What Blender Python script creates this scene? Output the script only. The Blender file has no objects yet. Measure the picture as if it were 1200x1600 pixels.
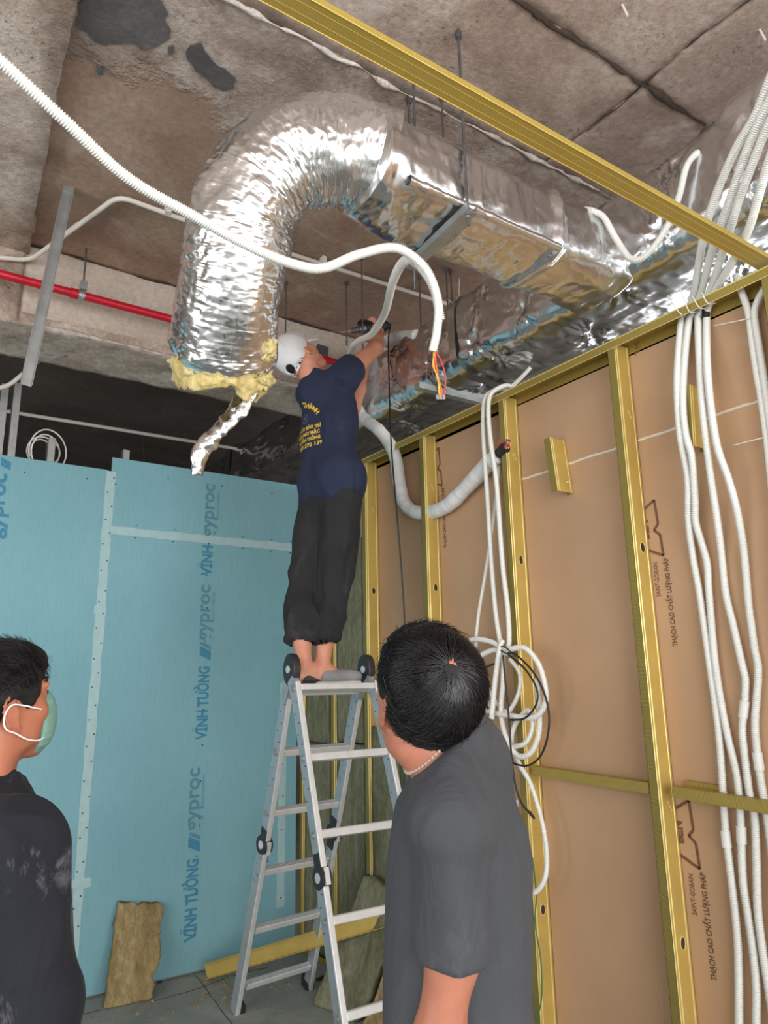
import bpy, bmesh, math, random
import numpy as np
from mathutils import Vector, Matrix

SC = bpy.context.scene
COL = SC.collection
random.seed(7)
RNG = np.random.default_rng(11)

# ------------------------------------------------------------------ camera
CAM_H = 1.5
F_PX = 1160.0                                  # focal length in pixels of the 1200x1600 frame
PITCH, ROLL, YAW = math.radians(13.39), math.radians(-1.13), math.radians(-34.61)
_fw = np.array([-math.sin(YAW) * math.cos(PITCH), math.cos(YAW) * math.cos(PITCH), math.sin(PITCH)])
_r0 = np.array([math.cos(YAW), math.sin(YAW), 0.0])
_u0 = np.cross(_r0, _fw)
_rt = math.cos(ROLL) * _r0 + math.sin(ROLL) * _u0
_up = -math.sin(ROLL) * _r0 + math.cos(ROLL) * _u0
CAM = np.array([0.0, 0.0, CAM_H])
cd = bpy.data.cameras.new('camera')
cam = bpy.data.objects.new('camera', cd)
COL.objects.link(cam)
cam.matrix_world = Matrix(((_rt[0], _up[0], -_fw[0], 0), (_rt[1], _up[1], -_fw[1], 0), (_rt[2], _up[2], -_fw[2], CAM_H), (0, 0, 0, 1)))
cd.sensor_fit = 'VERTICAL'
cd.sensor_height = 36.0
cd.sensor_width = 27.0
cd.lens = F_PX / 1600.0 * 36.0
cd.clip_start = 0.05
SC.camera = cam

# ------------------------------------------------------------------ sky, daylight, exposure
SC.view_settings.view_transform = 'Standard'
SC.view_settings.look = 'None'
SC.view_settings.gamma = 1.0
SC.view_settings.use_curve_mapping = False
SC.view_settings.exposure = 0.22
SKY = 1.5
w = bpy.data.worlds.new('overcast_sky')
SC.world = w
w.use_nodes = True
bg = w.node_tree.nodes['Background']
bg.inputs['Color'].default_value = (0.93, 0.97, 1.0, 1)
bg.inputs['Strength'].default_value = SKY
def daylight(name, loc, rot, sx, sy, power, col):
    ld = bpy.data.lights.new(name, 'AREA')
    ld.shape = 'RECTANGLE'; ld.size = sx; ld.size_y = sy; ld.energy = power; ld.color = col
    o = bpy.data.objects.new(name, ld); COL.objects.link(o)
    o.location = loc; o.rotation_euler = rot
    return o
# daylight through the open facade behind the camera and through the big window in the left wall
daylight('daylight_facade', (0.8, -3.35, 1.75), (math.radians(90), 0, 0), 6.5, 2.9, 205, (1.0, 0.985, 0.96))
daylight('daylight_window', (-3.0, 0.6, 1.75), (math.radians(90), 0, math.radians(-90)), 3.6, 2.3, 60, (0.97, 0.99, 1.0))

# the room beyond the stud wall has its own window
daylight('daylight_side_room', (6.2, 2.0, 1.7), (math.radians(90), 0, math.radians(90)), 4.0, 2.2, 30, (0.95, 0.97, 1.0))

# ------------------------------------------------------------------ pixel / world helpers (reading positions off the frame onto real planes)
def ray(x, y):
    return (x - 600) / F_PX * _rt - (y - 800) / F_PX * _up + _fw
def onX(x, y, X):
    d = ray(x, y); return CAM + d * (X / d[0])
def onY(x, y, Y):
    d = ray(x, y); return CAM + d * (Y / d[1])
def onZ(x, y, Z):
    d = ray(x, y); return CAM + d * ((Z - CAM_H) / d[2])
def at(x, y, D):
    return CAM + ray(x, y) * D

# ------------------------------------------------------------------ objects
def tag(o, label=None, cat=None, group=None, kind=None):
    if label: o['label'] = label
    if cat: o['category'] = cat
    if group: o['group'] = group
    if kind: o['kind'] = kind
    return o
def thing(name, label, cat, loc=(0, 0, 0), group=None, kind=None):
    o = bpy.data.objects.new(name, None); COL.objects.link(o)
    o.empty_display_size = 0.1
    o.location = Vector(loc)
    return tag(o, label, cat, group, kind)
def link(name, me, mat=None, parent=None, label=None):
    o = bpy.data.objects.new(name, me); COL.objects.link(o)
    if mat is not None and len(me.materials) == 0: me.materials.append(mat)
    if parent is not None:
        o.parent = parent
        p = parent; M = Matrix.Identity(4)
        chain = []
        while p is not None:
            chain.append(p); p = p.parent
        for q in reversed(chain):
            M = M @ q.matrix_parent_inverse @ Matrix.LocRotScale(q.location, q.rotation_euler, q.scale)
        o.matrix_parent_inverse = M.inverted()
    if label: o['label'] = label
    return o
def smooth(me, on=True):
    me.polygons.foreach_set('use_smooth', np.full(len(me.polygons), on)); me.update(); return me
def mesh_np(name, V, Q, sm=True):
    V = np.asarray(V, dtype=np.float64)
    me = bpy.data.meshes.new(name)
    if isinstance(Q, np.ndarray):
        nf, k = Q.shape
        me.vertices.add(len(V)); me.vertices.foreach_set('co', V.ravel())
        me.loops.add(nf * k); me.loops.foreach_set('vertex_index', Q.ravel().astype(np.int32))
        me.polygons.add(nf); me.polygons.foreach_set('loop_start', np.arange(0, nf * k, k, dtype=np.int32))
        me.update(calc_edges=True); me.validate()
    else:
        me.from_pydata([tuple(v) for v in V], [], Q); me.update()
    return smooth(me, sm)
class MB:
    """collects shapes, builds one mesh"""
    def __init__(s): s.v = []; s.f = []; s.sm = []
    def add(s, V, Fs, sm=False):
        b = len(s.v)
        s.v += [tuple(map(float, p)) for p in V]
        s.f += [tuple(int(i) + b for i in f) for f in Fs]; s.sm += [sm] * len(Fs)
        return s
    def box(s, lo, hi):
        (a, b, c), (d, e, f) = lo, hi
        V = [(a, b, c), (d, b, c), (d, e, c), (a, e, c), (a, b, f), (d, b, f), (d, e, f), (a, e, f)]
        return s.add(V, [(3, 2, 1, 0), (4, 5, 6, 7), (0, 1, 5, 4), (1, 2, 6, 5), (2, 3, 7, 6), (3, 0, 4, 7)])
    def obox(s, c, ax, ay, az):
        c = np.array(c); ax = np.array(ax); ay = np.array(ay); az = np.array(az)
        V = [c + sx * ax + sy * ay + sz * az for sz in (-1, 1) for sx, sy in ((-1, -1), (1, -1), (1, 1), (-1, 1))]
        return s.add(V, [(3, 2, 1, 0), (4, 5, 6, 7), (0, 1, 5, 4), (1, 2, 6, 5), (2, 3, 7, 6), (3, 0, 4, 7)])
    def bar(s, a, b, u, wu, wv):
        """box beam from a to b; u = direction of its width wu, wv the other way"""
        a = np.array(a, float); b = np.array(b, float); d = b - a; L = np.linalg.norm(d); d /= L
        u = np.array(u, float); u -= d * (u @ d); u /= np.linalg.norm(u); v = np.cross(d, u)
        return s.obox((a + b) / 2, d * L / 2, u * wu / 2, v * wv / 2)
    def cyl(s, a, b, r, n=12, r2=None, cap=True):
        a = np.array(a, float); b = np.array(b, float); d = b - a; d /= np.linalg.norm(d)
        t = np.array([0, 0, 1.0]) if abs(d[2]) < .9 else np.array([1.0, 0, 0])
        u = np.cross(d, t); u /= np.linalg.norm(u); v = np.cross(d, u)
        r2 = r if r2 is None else r2
        A = [2 * math.pi * i / n for i in range(n)]
        V = [a + r * (math.cos(t) * u + math.sin(t) * v) for t in A] + [b + r2 * (math.cos(t) * u + math.sin(t) * v) for t in A]
        s.add(V, [(i, i + n, (i + 1) % n + n, (i + 1) % n) for i in range(n)], True)
        if cap: s.add(V, [tuple(range(n)), tuple(range(2 * n - 1, n - 1, -1))], False)
        return s
    def prism(s, poly, off):
        """extrude a 3-D polygon by a vector"""
        n = len(poly); P = [np.array(p, float) for p in poly]; Q = [p + np.array(off, float) for p in P]
        return s.add(P + Q, [tuple(range(n - 1, -1, -1)), tuple(range(n, 2 * n))] + [(i, (i + 1) % n, (i + 1) % n + n, i + n) for i in range(n)])
    def tube(s, path, r, n=10, cap=True):
        V, Q = sweep(path, r, n)
        s.add(V, Q, True)
        m = len(V) // n
        if cap: s.add(V, [tuple(range(n - 1, -1, -1)), tuple(range((m - 1) * n, m * n))], False)
        return s
    def mesh(s, name):
        me = bpy.data.meshes.new(name); me.from_pydata(s.v, [], s.f)
        me.update(); me.polygons.foreach_set('use_smooth', np.array(s.sm, dtype=bool))
        bm = bmesh.new(); bm.from_mesh(me); bmesh.ops.recalc_face_normals(bm, faces=bm.faces); bm.to_mesh(me); bm.free()
        return me
    def build(s, name, mat, parent=None, label=None, bevel=0):
        o = link(name, s.mesh(name), mat, parent, label)
        if bevel:
            m = o.modifiers.new('bevel', 'BEVEL'); m.width = bevel; m.segments = 2; m.limit_method = 'ANGLE'
        return o
def spline(pts, step=0.01):
    """Catmull-Rom through the points, resampled at even steps"""
    P = np.array(pts, float)
    P = np.vstack([2 * P[0] - P[1], P, 2 * P[-1] - P[-2]])
    out = []
    for i in range(1, len(P) - 2):
        p0, p1, p2, p3 = P[i - 1:i + 3]
        for t in np.linspace(0, 1, 24, endpoint=False):
            out.append(.5 * ((2 * p1) + (-p0 + p2) * t + (2 * p0 - 5 * p1 + 4 * p2 - p3) * t * t + (-p0 + 3 * p1 - 3 * p2 + p3) * t ** 3))
    out.append(P[-2]); out = np.array(out)
    L = np.r_[0, np.cumsum(np.linalg.norm(np.diff(out, axis=0), axis=1))]
    s = np.linspace(0, L[-1], max(2, int(L[-1] / step) + 1))
    return np.array([np.interp(s, L, out[:, k]) for k in range(3)]).T
def frames(P):
    T = np.gradient(P, axis=0); T /= np.linalg.norm(T, axis=1)[:, None] + 1e-12
    t0 = T[0]; a = np.array([0, 0, 1.0]) if abs(t0[2]) < .9 else np.array([1.0, 0, 0])
    u = np.cross(a, t0); u /= np.linalg.norm(u)
    U = [u]
    for i in range(1, len(P)):
        u = U[-1] - T[i] * (U[-1] @ T[i]); u /= np.linalg.norm(u); U.append(u)
    U = np.array(U); return T, U, np.cross(T, U)
def sweep(P, r, n=10):
    P = np.asarray(P, float); m = len(P); T, U, W = frames(P)
    r = np.full(m, r) if np.isscalar(r) else np.asarray(r)
    a = np.arange(n) * 2 * np.pi / n
    V = P[:, None] + r[:, None, None] * (np.cos(a)[None, :, None] * U[:, None] + np.sin(a)[None, :, None] * W[:, None])
    i = np.arange(m - 1)[:, None]; j = np.arange(n)[None]
    Q = np.stack([i * n + j, i * n + (j + 1) % n, (i + 1) * n + (j + 1) % n, (i + 1) * n + j], -1).reshape(-1, 4)
    return V.reshape(-1, 3), Q
def text_mesh(s, size, bold=0.0, depth=0.0006, shear=0.0, spacing=1.0):
    c = bpy.data.curves.new('t', 'FONT'); c.body = s; c.size = size; c.offset = bold; c.extrude = depth; c.shear = shear; c.space_character = spacing
    c.align_x = 'LEFT'; c.resolution_u = 3
    o = bpy.data.objects.new('t', c); COL.objects.link(o)
    dg = bpy.context.evaluated_depsgraph_get(); dg.update()
    me = bpy.data.meshes.new_from_object(o.evaluated_get(dg)); me.name = 'lettering'
    bpy.data.objects.remove(o); bpy.data.curves.remove(c)
    return me
def text_w(me):
    xs = [v.co.x for v in me.vertices]; return min(xs), max(xs)
def print_text(s, size, origin, ex, ey, mat, parent, length=None, **k):
    """flat print: lettering from origin along ex, letter tops towards ey"""
    me = text_mesh(s, size, **k)
    ex = Vector(ex).normalized(); ey = Vector(ey).normalized(); ez = ex.cross(ey)
    a, b = text_w(me); sc = 1.0 if length is None else length / (b - a)
    M = Matrix(((ex.x * sc, ey.x, ez.x, origin[0]), (ex.y * sc, ey.y, ez.y, origin[1]), (ex.z * sc, ey.z, ez.z, origin[2]), (0, 0, 0, 1)))
    me.transform(Matrix.Translation((0, 0, 0))); me.transform(M)
    me.materials.clear()
    return link('printed_lettering', me, mat, parent)

# ------------------------------------------------------------------ value noise
def _hash(i, j, k, seed):
    h = (i * 374761393 + j * 668265263 + k * 2147483647 + seed * 974634777) & 0xFFFFFFFF
    h = ((h ^ (h >> 13)) * 1274126177) & 0xFFFFFFFF
    h = ((h ^ (h >> 16)) * 2246822519) & 0xFFFFFFFF
    return ((h ^ (h >> 15)) & 0xFFFF) / 32767.5 - 1.0
def noise(P, seed=0):
    P = np.asarray(P, float); I = np.floor(P).astype(np.int64); f = P - I; f = f * f * (3 - 2 * f)
    r = 0
    for a in (0, 1):
        for b in (0, 1):
            for c in (0, 1):
                wt = (f[..., 0] if a else 1 - f[..., 0]) * (f[..., 1] if b else 1 - f[..., 1]) * (f[..., 2] if c else 1 - f[..., 2])
                r = r + wt * _hash(I[..., 0] + a, I[..., 1] + b, I[..., 2] + c, seed)
    return r
def fbm(P, oct=3, seed=0):
    r = 0; a = 1.0; P = np.asarray(P, float)
    for o in range(oct):
        r = r + a * noise(P, seed + o); P = P * 2.03 + 7.1; a *= .5
    return r
# ------------------------------------------------------------------ materials
def srgb(r, g, b):
    f = lambda c: (c / 255) / 12.92 if c / 255 <= .04045 else ((c / 255 + .055) / 1.055) ** 2.4
    return (f(r), f(g), f(b), 1)
class NT:
    def __init__(s, name):
        s.m = bpy.data.materials.new(name); s.m.use_nodes = True; s.t = s.m.node_tree
        s.b = s.t.nodes['Principled BSDF']; s.co = None
    def n(s, t, **k):
        o = s.t.nodes.new(t)
        for a, v in k.items():
            if a.startswith('i_'): o.inputs[a[2:].replace('_', ' ')].default_value = v
            else: setattr(o, a, v)
        return o
    def l(s, a, b): s.t.links.new(a, b)
    def coord(s, scale=(1, 1, 1), rot=(0, 0, 0)):
        if s.co is None: s.co = s.n('ShaderNodeTexCoord')
        mp = s.n('ShaderNodeMapping'); mp.inputs['Scale'].default_value = scale; mp.inputs['Rotation'].default_value = rot
        s.l(s.co.outputs['Object'], mp.inputs['Vector']); return mp.outputs['Vector']
    def noise(s, scale, detail=4, rough=.55, vec=None, dist=0):
        o = s.n('ShaderNodeTexNoise'); o.inputs['Scale'].default_value = scale; o.inputs['Detail'].default_value = detail
        o.inputs['Roughness'].default_value = rough; o.inputs['Distortion'].default_value = dist
        s.l(vec if vec is not None else s.coord(), o.inputs['Vector']); return o.outputs['Fac']
    def ramp(s, fac, stops):
        o = s.n('ShaderNodeValToRGB'); e = o.color_ramp.elements
        while len(e) < len(stops): e.new(.5)
        for el, (p, c) in zip(e, stops):
            el.position = p; el.color = c if len(c) == 4 else (*c, 1)
        s.l(fac, o.inputs['Fac']); return o.outputs['Color']
    def mix(s, fac, a, b):
        o = s.n('ShaderNodeMix', data_type='RGBA')
        for k, v in ((0, fac), (6, a), (7, b)):
            if hasattr(v, 'is_linked'): s.l(v, o.inputs[k])
            else: o.inputs[k].default_value = v
        return o.outputs[2]
    def math(s, op, a, b=None):
        o = s.n('ShaderNodeMath', operation=op)
        for i, v in enumerate((a, b)):
            if v is None: continue
            if hasattr(v, 'is_linked'): s.l(v, o.inputs[i])
            else: o.inputs[i].default_value = v
        return o.outputs[0]
    def bump(s, h, strength=.3, dist=.01, normal=None):
        o = s.n('ShaderNodeBump'); o.inputs['Strength'].default_value = strength; o.inputs['Distance'].default_value = dist
        s.l(h, o.inputs['Height'])
        if normal is not None: s.l(normal, o.inputs['Normal'])
        s.l(o.outputs['Normal'], s.b.inputs['Normal']); return o.outputs['Normal']
    def base(s, c, rough=.6, metal=0.0, spec=None):
        if hasattr(c, 'is_linked'): s.l(c, s.b.inputs['Base Color'])
        else: s.b.inputs['Base Color'].default_value = c
        if hasattr(rough, 'is_linked'): s.l(rough, s.b.inputs['Roughness'])
        else: s.b.inputs['Roughness'].default_value = rough
        s.b.inputs['Metallic'].default_value = metal
        if spec is not None: s.b.inputs['Specular IOR Level'].default_value = spec
        return s.m
G0, G1 = (0, 0, 0, 1), (1, 1, 1, 1)
def simple(name, c, rough=.5, metal=0.0, var=.12, vs=12, bump=0, bs=60, spec=None, stretch=(1, 1, 1), bd=.002):
    t = NT(name); v = t.coord(stretch)
    f = t.noise(vs, 4, .6, v)
    d = tuple(x * (1 - var) for x in c[:3]) + (1,); e = tuple(min(1, x * (1 + var)) for x in c[:3]) + (1,)
    t.base(t.ramp(f, [(.3, d), (.7, e)]), rough, metal, spec)
    if bump: t.bump(t.noise(bs, 3, .6, v), bump, bd)
    return t.m
def concrete_layers(t, v, c1, c2, c3, scale, pit):
    big = t.noise(scale, 7, .66, v, .5)
    col = t.ramp(big, [(.36, c1), (.5, c2), (.63, c3)])
    fine = t.noise(38, 5, .7, v)
    col = t.mix(t.ramp(fine, [(.35, (.35, .35, .35, 1)), (.62, G0)]), col, tuple(x * .45 for x in c1[:3]) + (1,))
    # clusters of dark blow holes
    holes = t.ramp(t.noise(58, 4, .8, v, .3), [(.56, G0), (.64, G1)]); where = t.ramp(t.noise(3.1, 6, .7, v, .8), [(.47, G0), (.60, (pit * 1.3, pit * 1.3, pit * 1.3, 1))])
    spots = t.n('ShaderNodeMix', data_type='RGBA', blend_type='MULTIPLY'); spots.inputs[0].default_value = 1
    t.l(holes, spots.inputs[6]); t.l(where, spots.inputs[7])
    col = t.mix(spots.outputs[2], col, tuple(x * .3 for x in c1[:3]) + (1,))
    stain = t.ramp(t.noise(7, 9, .75, v, 1.0), [(.56, G0), (.70, (pit * .7, pit * .7, pit * .7, 1))])
    col = t.mix(stain, col, tuple(x * .42 for x in c1[:3]) + (1,))
    pale = t.ramp(t.noise(2.6, 6, .65, v, 1.2), [(.58, G0), (.70, (.45, .45, .45, 1))])
    return t.mix(pale, col, (min(1, c3[0] * 1.15), min(1, c3[1] * 1.25), min(1, c3[2] * 1.35), 1))
def concrete(name, c1, c2, c3, scale=2.2, pit=.5, patches=None, bumps=.5):
    t = NT(name); v = t.coord(); col = concrete_layers(t, v, c1, c2, c3, scale, pit)
    t.base(col, .9, 0, .25)
    h = t.math('ADD', t.math('MULTIPLY', t.noise(14, 8, .7, v), 1.0), t.math('MULTIPLY', t.noise(70, 4, .7, v), .35))
    t.bump(h, bumps, .02)
    return t.m
M = {}
M['slab'] = concrete('slab_concrete', srgb(158, 136, 122), srgb(184, 163, 150), srgb(206, 190, 179), 1.8, .45)
M['slab_smooth'] = concrete('slab_smooth_concrete', srgb(146, 122, 106), srgb(166, 140, 122), srgb(184, 160, 142), 1.2, .12, bumps=.12)
def slab_two():
    """smooth form-oiled band and the rough, honeycombed strip beside the seam"""
    t = NT('slab_smooth_to_rough'); v = t.coord()
    a = concrete_layers(t, v, srgb(150, 124, 108), srgb(170, 143, 124), srgb(186, 161, 142), 1.6, .16)
    b = concrete_layers(t, v, srgb(150, 130, 118), srgb(178, 159, 147), srgb(204, 188, 178), 3.4, .75)
    sep = t.n('ShaderNodeSeparateXYZ'); t.l(t.co.outputs['Object'], sep.inputs[0])
    y = t.math('ADD', sep.outputs[1], t.math('MULTIPLY', t.math('SUBTRACT', t.noise(4, 6, .7, v), .5), .7))
    f = t.ramp(t.math('SUBTRACT', y, 1.85), [(.44, G1), (.54, G0)])
    t.base(t.mix(f, a, b), .9, 0, .25)
    h = t.math('ADD', t.noise(14, 8, .7, v), t.math('MULTIPLY', t.noise(70, 4, .7, v), .4))
    t.bump(t.math('MULTIPLY', h, t.math('ADD', t.math('MULTIPLY', f, .9), .15)), .8, .02); return t.m
M['slab_two'] = slab_two()
M['slab_rough'] = concrete('slab_rough_concrete', srgb(150, 130, 118), srgb(176, 158, 146), srgb(200, 184, 174), 3.0, .55, bumps=.9)
M['beam'] = concrete('beam_soffit_concrete', srgb(162, 142, 128), srgb(202, 182, 168), srgb(230, 213, 200), 2.4, .7, bumps=.8)
M['beam_face'] = concrete('beam_face_plaster', srgb(196, 180, 166), srgb(208, 193, 179), srgb(218, 205, 192), 1.4, .08, bumps=.12)
M['dark_patch'] = concrete('damp_dark_patch', srgb(88, 84, 84), srgb(98, 94, 94), srgb(108, 104, 102), 4, .0, bumps=.3)
M['seam'] = concrete('seam_ridge_mortar', srgb(196, 182, 172), srgb(222, 210, 202), srgb(240, 232, 226), 9, .6, bumps=1.0)
M['crack'] = simple('crack_dark', srgb(64, 50, 42), .95, var=.4, vs=30)
M['shaded_concrete'] = concrete('shaded_far_concrete', srgb(118, 110, 104), srgb(128, 120, 114), srgb(138, 130, 124), 1.5, .2, bumps=.2)  # darker copy of the slab concrete: shade of the unlit far room in its colour
M['plain_wall'] = simple('plastered_wall', srgb(205, 198, 188), .9)
def floor_mat():
    t = NT('dusty_screed'); v = t.coord()
    c = t.ramp(t.noise(2.5, 6, .6, v, .5), [(.3, srgb(128, 132, 128)), (.55, srgb(152, 155, 150)), (.75, srgb(170, 170, 164))])
    c = t.mix(t.ramp(t.noise(16, 7, .75, v), [(.55, G0), (.75, (.6, .6, .6, 1))]), c, srgb(96, 92, 84))
    t.base(c, .75); t.bump(t.noise(60, 4, .6, v), .2, .005); return t.m
M['floor'] = floor_mat()
def blue_board():
    t = NT('moisture_resistant_board_paper'); v = t.coord()
    c = t.ramp(t.noise(1.3, 5, .55, v), [(.3, srgb(128, 176, 188)), (.7, srgb(138, 186, 196))])
    sm = t.ramp(t.noise(3.2, 7, .7, v, 1.2), [(.63, G0), (.85, (.35, .35, .35, 1))])
    c = t.mix(sm, c, srgb(168, 205, 212))
    g = t.noise(90, 3, .6, t.coord((1, 1, .12)))
    c = t.mix(t.ramp(g, [(.4, G0), (.75, (.18, .18, .18, 1))]), c, srgb(88, 140, 156))
    t.base(c, .82, 0, .3); t.bump(g, .08, .002); return t.m
M['blue_board'] = blue_board()
def brown_board():
    t = NT('board_back_paper'); v = t.coord()
    c = t.ramp(t.noise(1.6, 5, .55, v), [(.3, srgb(186, 150, 118)), (.7, srgb(200, 164, 130))])
    sm = t.ramp(t.noise(2.6, 8, .75, t.coord((1, 1.4, .6)), 1.5), [(.62, G0), (.8, (.4, .4, .4, 1))])
    c = t.mix(sm, c, srgb(222, 204, 186))
    c = t.mix(t.ramp(t.noise(60, 4, .7, v), [(.68, G0), (.78, (.4, .4, .4, 1))]), c, srgb(226, 214, 200))
    t.base(c, .7, 0, .35); t.bump(t.noise(120, 3, .6, v), .06, .002); return t.m
M['brown_board'] = brown_board()
def knurl(name, c, axis, rough=.45, pitch=.0045, amt=.45, metal=.35):
    """knurled gold zinc coated steel: fine pressed ridges across the given axis"""
    t = NT(name); v = t.coord(rot=(0, 0, 0))
    wv = t.n('ShaderNodeTexWave', wave_type='BANDS', bands_direction=axis, wave_profile='SIN')
    wv.inputs['Scale'].default_value = 1 / pitch / 3.18; wv.inputs['Distortion'].default_value = 0
    t.l(v, wv.inputs['Vector'])
    dk = tuple(x * (1 - amt) for x in c[:3]) + (1,)
    col = t.mix(wv.outputs['Fac'], dk, c)
    col = t.mix(t.ramp(t.noise(7, 5, .6, v), [(.4, G0), (.8, (.25, .25, .25, 1))]), col, tuple(x * .6 for x in c[:3]) + (1,))
    t.base(col, rough, metal); t.bump(wv.outputs['Fac'], .25, .002); return t.m
GOLD = srgb(214, 186, 104)
M['gold'] = simple('gold_coated_steel', GOLD, .42, .35, .08, 8)
M['gold_rib'] = simple('gold_rib_bright', srgb(246, 228, 156), .34, .35, .04, 8)
M['gold_knurl_z'] = knurl('gold_knurled_steel_upright', srgb(176, 158, 84), 'Z')
M['gold_knurl_y'] = knurl('gold_knurled_steel_rail', srgb(196, 170, 88), 'Y')
M['gold_knurl_x'] = knurl('gold_knurled_steel_brace', srgb(200, 172, 84), 'X', amt=.25)
M['galv'] = simple('galvanised_steel', srgb(178, 180, 180), .42, .7, .15, 14)
M['rod'] = simple('zinc_rod', srgb(120, 120, 122), .45, .8, .2, 40)
M['alu'] = simple('aluminium', srgb(226, 227, 228), .4, .35, .07, 20, .05, 200)
M['alu_side'] = simple('aluminium_mill', srgb(190, 196, 202), .45, .6, .08, 20)
M['black_plastic'] = simple('black_plastic', srgb(46, 44, 46), .45, 0, .15)
M['black_rubber'] = simple('black_cable_sheath', srgb(38, 36, 38), .5, 0, .1)
M['white_pvc'] = simple('white_pvc', srgb(236, 235, 230), .38, 0, .03, 6)
M['cream_pvc'] = simple('aged_white_pvc', srgb(222, 214, 204), .45, 0, .05, 6)
M['white_foam'] = simple('white_wrap_tape', srgb(232, 232, 230), .55, 0, .05, 20, .25, 30)
M['red_paint'] = simple('red_pipe_paint', srgb(196, 22, 44), .3, 0, .12, 10)
M['tape'] = simple('fibre_joint_tape', srgb(172, 202, 206), .8, 0, .06, 30, .2, 220)
M['print_blue'] = simple('blue_print', srgb(70, 140, 172), .8, 0, .15, 60)
M['print_blue_pale'] = simple('pale_blue_print', srgb(92, 148, 166), .8, 0, .1, 60)
M['print_brown'] = simple('brown_print', srgb(116, 84, 62), .8, 0, .12, 60)
M['screw'] = simple('screw_head', srgb(48, 60, 66), .5, .3)
M['filler'] = simple('white_joint_filler', srgb(232, 224, 212), .85, 0, .06, 20, .6, 40, bd=.004)
def wool(name, a, b, c):
    t = NT(name); v = t.coord((1, 1, .35))
    col = t.ramp(t.noise(9, 8, .7, v, .6), [(.3, a), (.5, b), (.72, c)])
    col = t.mix(t.ramp(t.noise(60, 5, .75, v), [(.4, (.4, .4, .4, 1)), (.6, G0)]), col, tuple(x * .5 for x in a[:3]) + (1,))
    t.base(col, .98, 0, .1); t.bump(t.noise(55, 6, .8, v), .8, .012); return t.m
M['wool_green'] = wool('rockwool_green', srgb(116, 114, 90), srgb(144, 142, 116), srgb(168, 166, 140))
M['wool_tan'] = wool('rockwool_tan', srgb(142, 120, 80), srgb(176, 154, 110), srgb(200, 182, 140))
M['glass_wool'] = wool('yellow_glass_wool', srgb(226, 196, 124), srgb(244, 224, 158), srgb(250, 240, 196))
def foil(name, stretch, s1, s2, b1=.5, b2=.3, rough=.16, c=(.84, .85, .87, 1)):
    t = NT(name); v = t.coord(stretch)
    a = t.n('ShaderNodeTexNoise', noise_type='RIDGED_MULTIFRACTAL'); a.inputs['Scale'].default_value = s1; a.inputs['Detail'].default_value = 5
    a.inputs['Distortion'].default_value = .6
    t.l(v, a.inputs['Vector'])
    f = t.noise(s2, 4, .6, v, .8)
    n1 = t.bump(a.outputs['Fac'], b1, .006)
    t.bump(f, b2, .004, n1)
    t.base(t.ramp(t.noise(5, 3, .5, v), [(.3, tuple(x * .9 for x in c[:3]) + (1,)), (.7, c)]), rough, 1.0); return t.m
M['foil_duct'] = foil('crinkled_foil_duct', (1, .7, 1), 9, 34, .3, .2, .22)
def foil_sleeve():
    t = NT('wrinkled_foil_sleeve'); uv = t.n('ShaderNodeUVMap')
    def nz(su, sv, kind, detail=4):
        mp = t.n('ShaderNodeMapping'); mp.inputs['Scale'].default_value = (su, sv, 1); t.l(uv.outputs['UV'], mp.inputs['Vector'])
        o = t.n('ShaderNodeTexNoise', noise_type=kind); o.inputs['Scale'].default_value = 1; o.inputs['Detail'].default_value = detail; o.inputs['Distortion'].default_value = .5
        t.l(mp.outputs['Vector'], o.inputs['Vector']); return o.outputs['Fac']
    n1 = t.bump(nz(5, 62, 'RIDGED_MULTIFRACTAL', 3), .55, .005)
    n2 = t.bump(nz(26, 34, 'RIDGED_MULTIFRACTAL', 3), .16, .003, n1)
    t.bump(nz(40, 160, 'FBM', 2), .2, .0015, n2)
    t.base((.86, .87, .89, 1), .24, 1.0); return t.m
M['foil_flex'] = foil_sleeve()
M['foil_strip'] = foil('torn_foil_strip', (1, 1, 1), 30, 90, .6, .4, .2)
def skin_mat(name, c, c2):
    t = NT(name); v = t.coord()
    col = t.ramp(t.noise(18, 5, .6, v), [(.3, c), (.7, c2)])
    t.base(col, .48, 0, .4)
    t.b.inputs['Subsurface Weight'].default_value = .12; t.b.inputs['Subsurface Radius'].default_value = (.012, .005, .003); t.b.inputs['Subsurface Scale'].default_value = .6
    t.bump(t.noise(260, 3, .6, v), .12, .001); return t.m
M['skin_a'] = skin_mat('skin_tan', srgb(164, 104, 82), srgb(182, 120, 97))
M['skin_b'] = skin_mat('skin_brown', srgb(172, 106, 80), srgb(190, 122, 94))
M['skin_c'] = skin_mat('skin_warm', srgb(204, 138, 112), srgb(218, 152, 126))
def cloth(name, c, var=.12, dust=0, dustc=(.5, .5, .5, 1), rough=.85, weave=420, wr=.35):
    t = NT(name); v = t.coord()
    d = tuple(x * (1 - var) for x in c[:3]) + (1,); e = tuple(x * (1 + var) for x in c[:3]) + (1,)
    col = t.ramp(t.noise(7, 5, .6, v), [(.3, d), (.7, e)])
    if dust:
        sm = t.ramp(t.noise(6, 8, .75, t.coord((1, 1, .5)), 1.4), [(.56, G0), (.78, (dust, dust, dust, 1))])
        col = t.mix(sm, col, dustc)
    t.base(col, rough, 0, .2)
    t.b.inputs['Sheen Weight'].default_value = .03
    n1 = t.bump(t.noise(8, 4, .5, t.coord((1, 1, .45)), 1.6), wr * 1.0, .04)
    t.bump(t.noise(weave, 2, .5, v), .12, .001, n1); return t.m
M['shirt_grey'] = cloth('dark_grey_jersey', srgb(68, 70, 74), .08, .25, srgb(140, 140, 142))
M['shirt_navy'] = cloth('navy_jersey', srgb(44, 50, 72), .12, .15, srgb(90, 92, 104))
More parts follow.
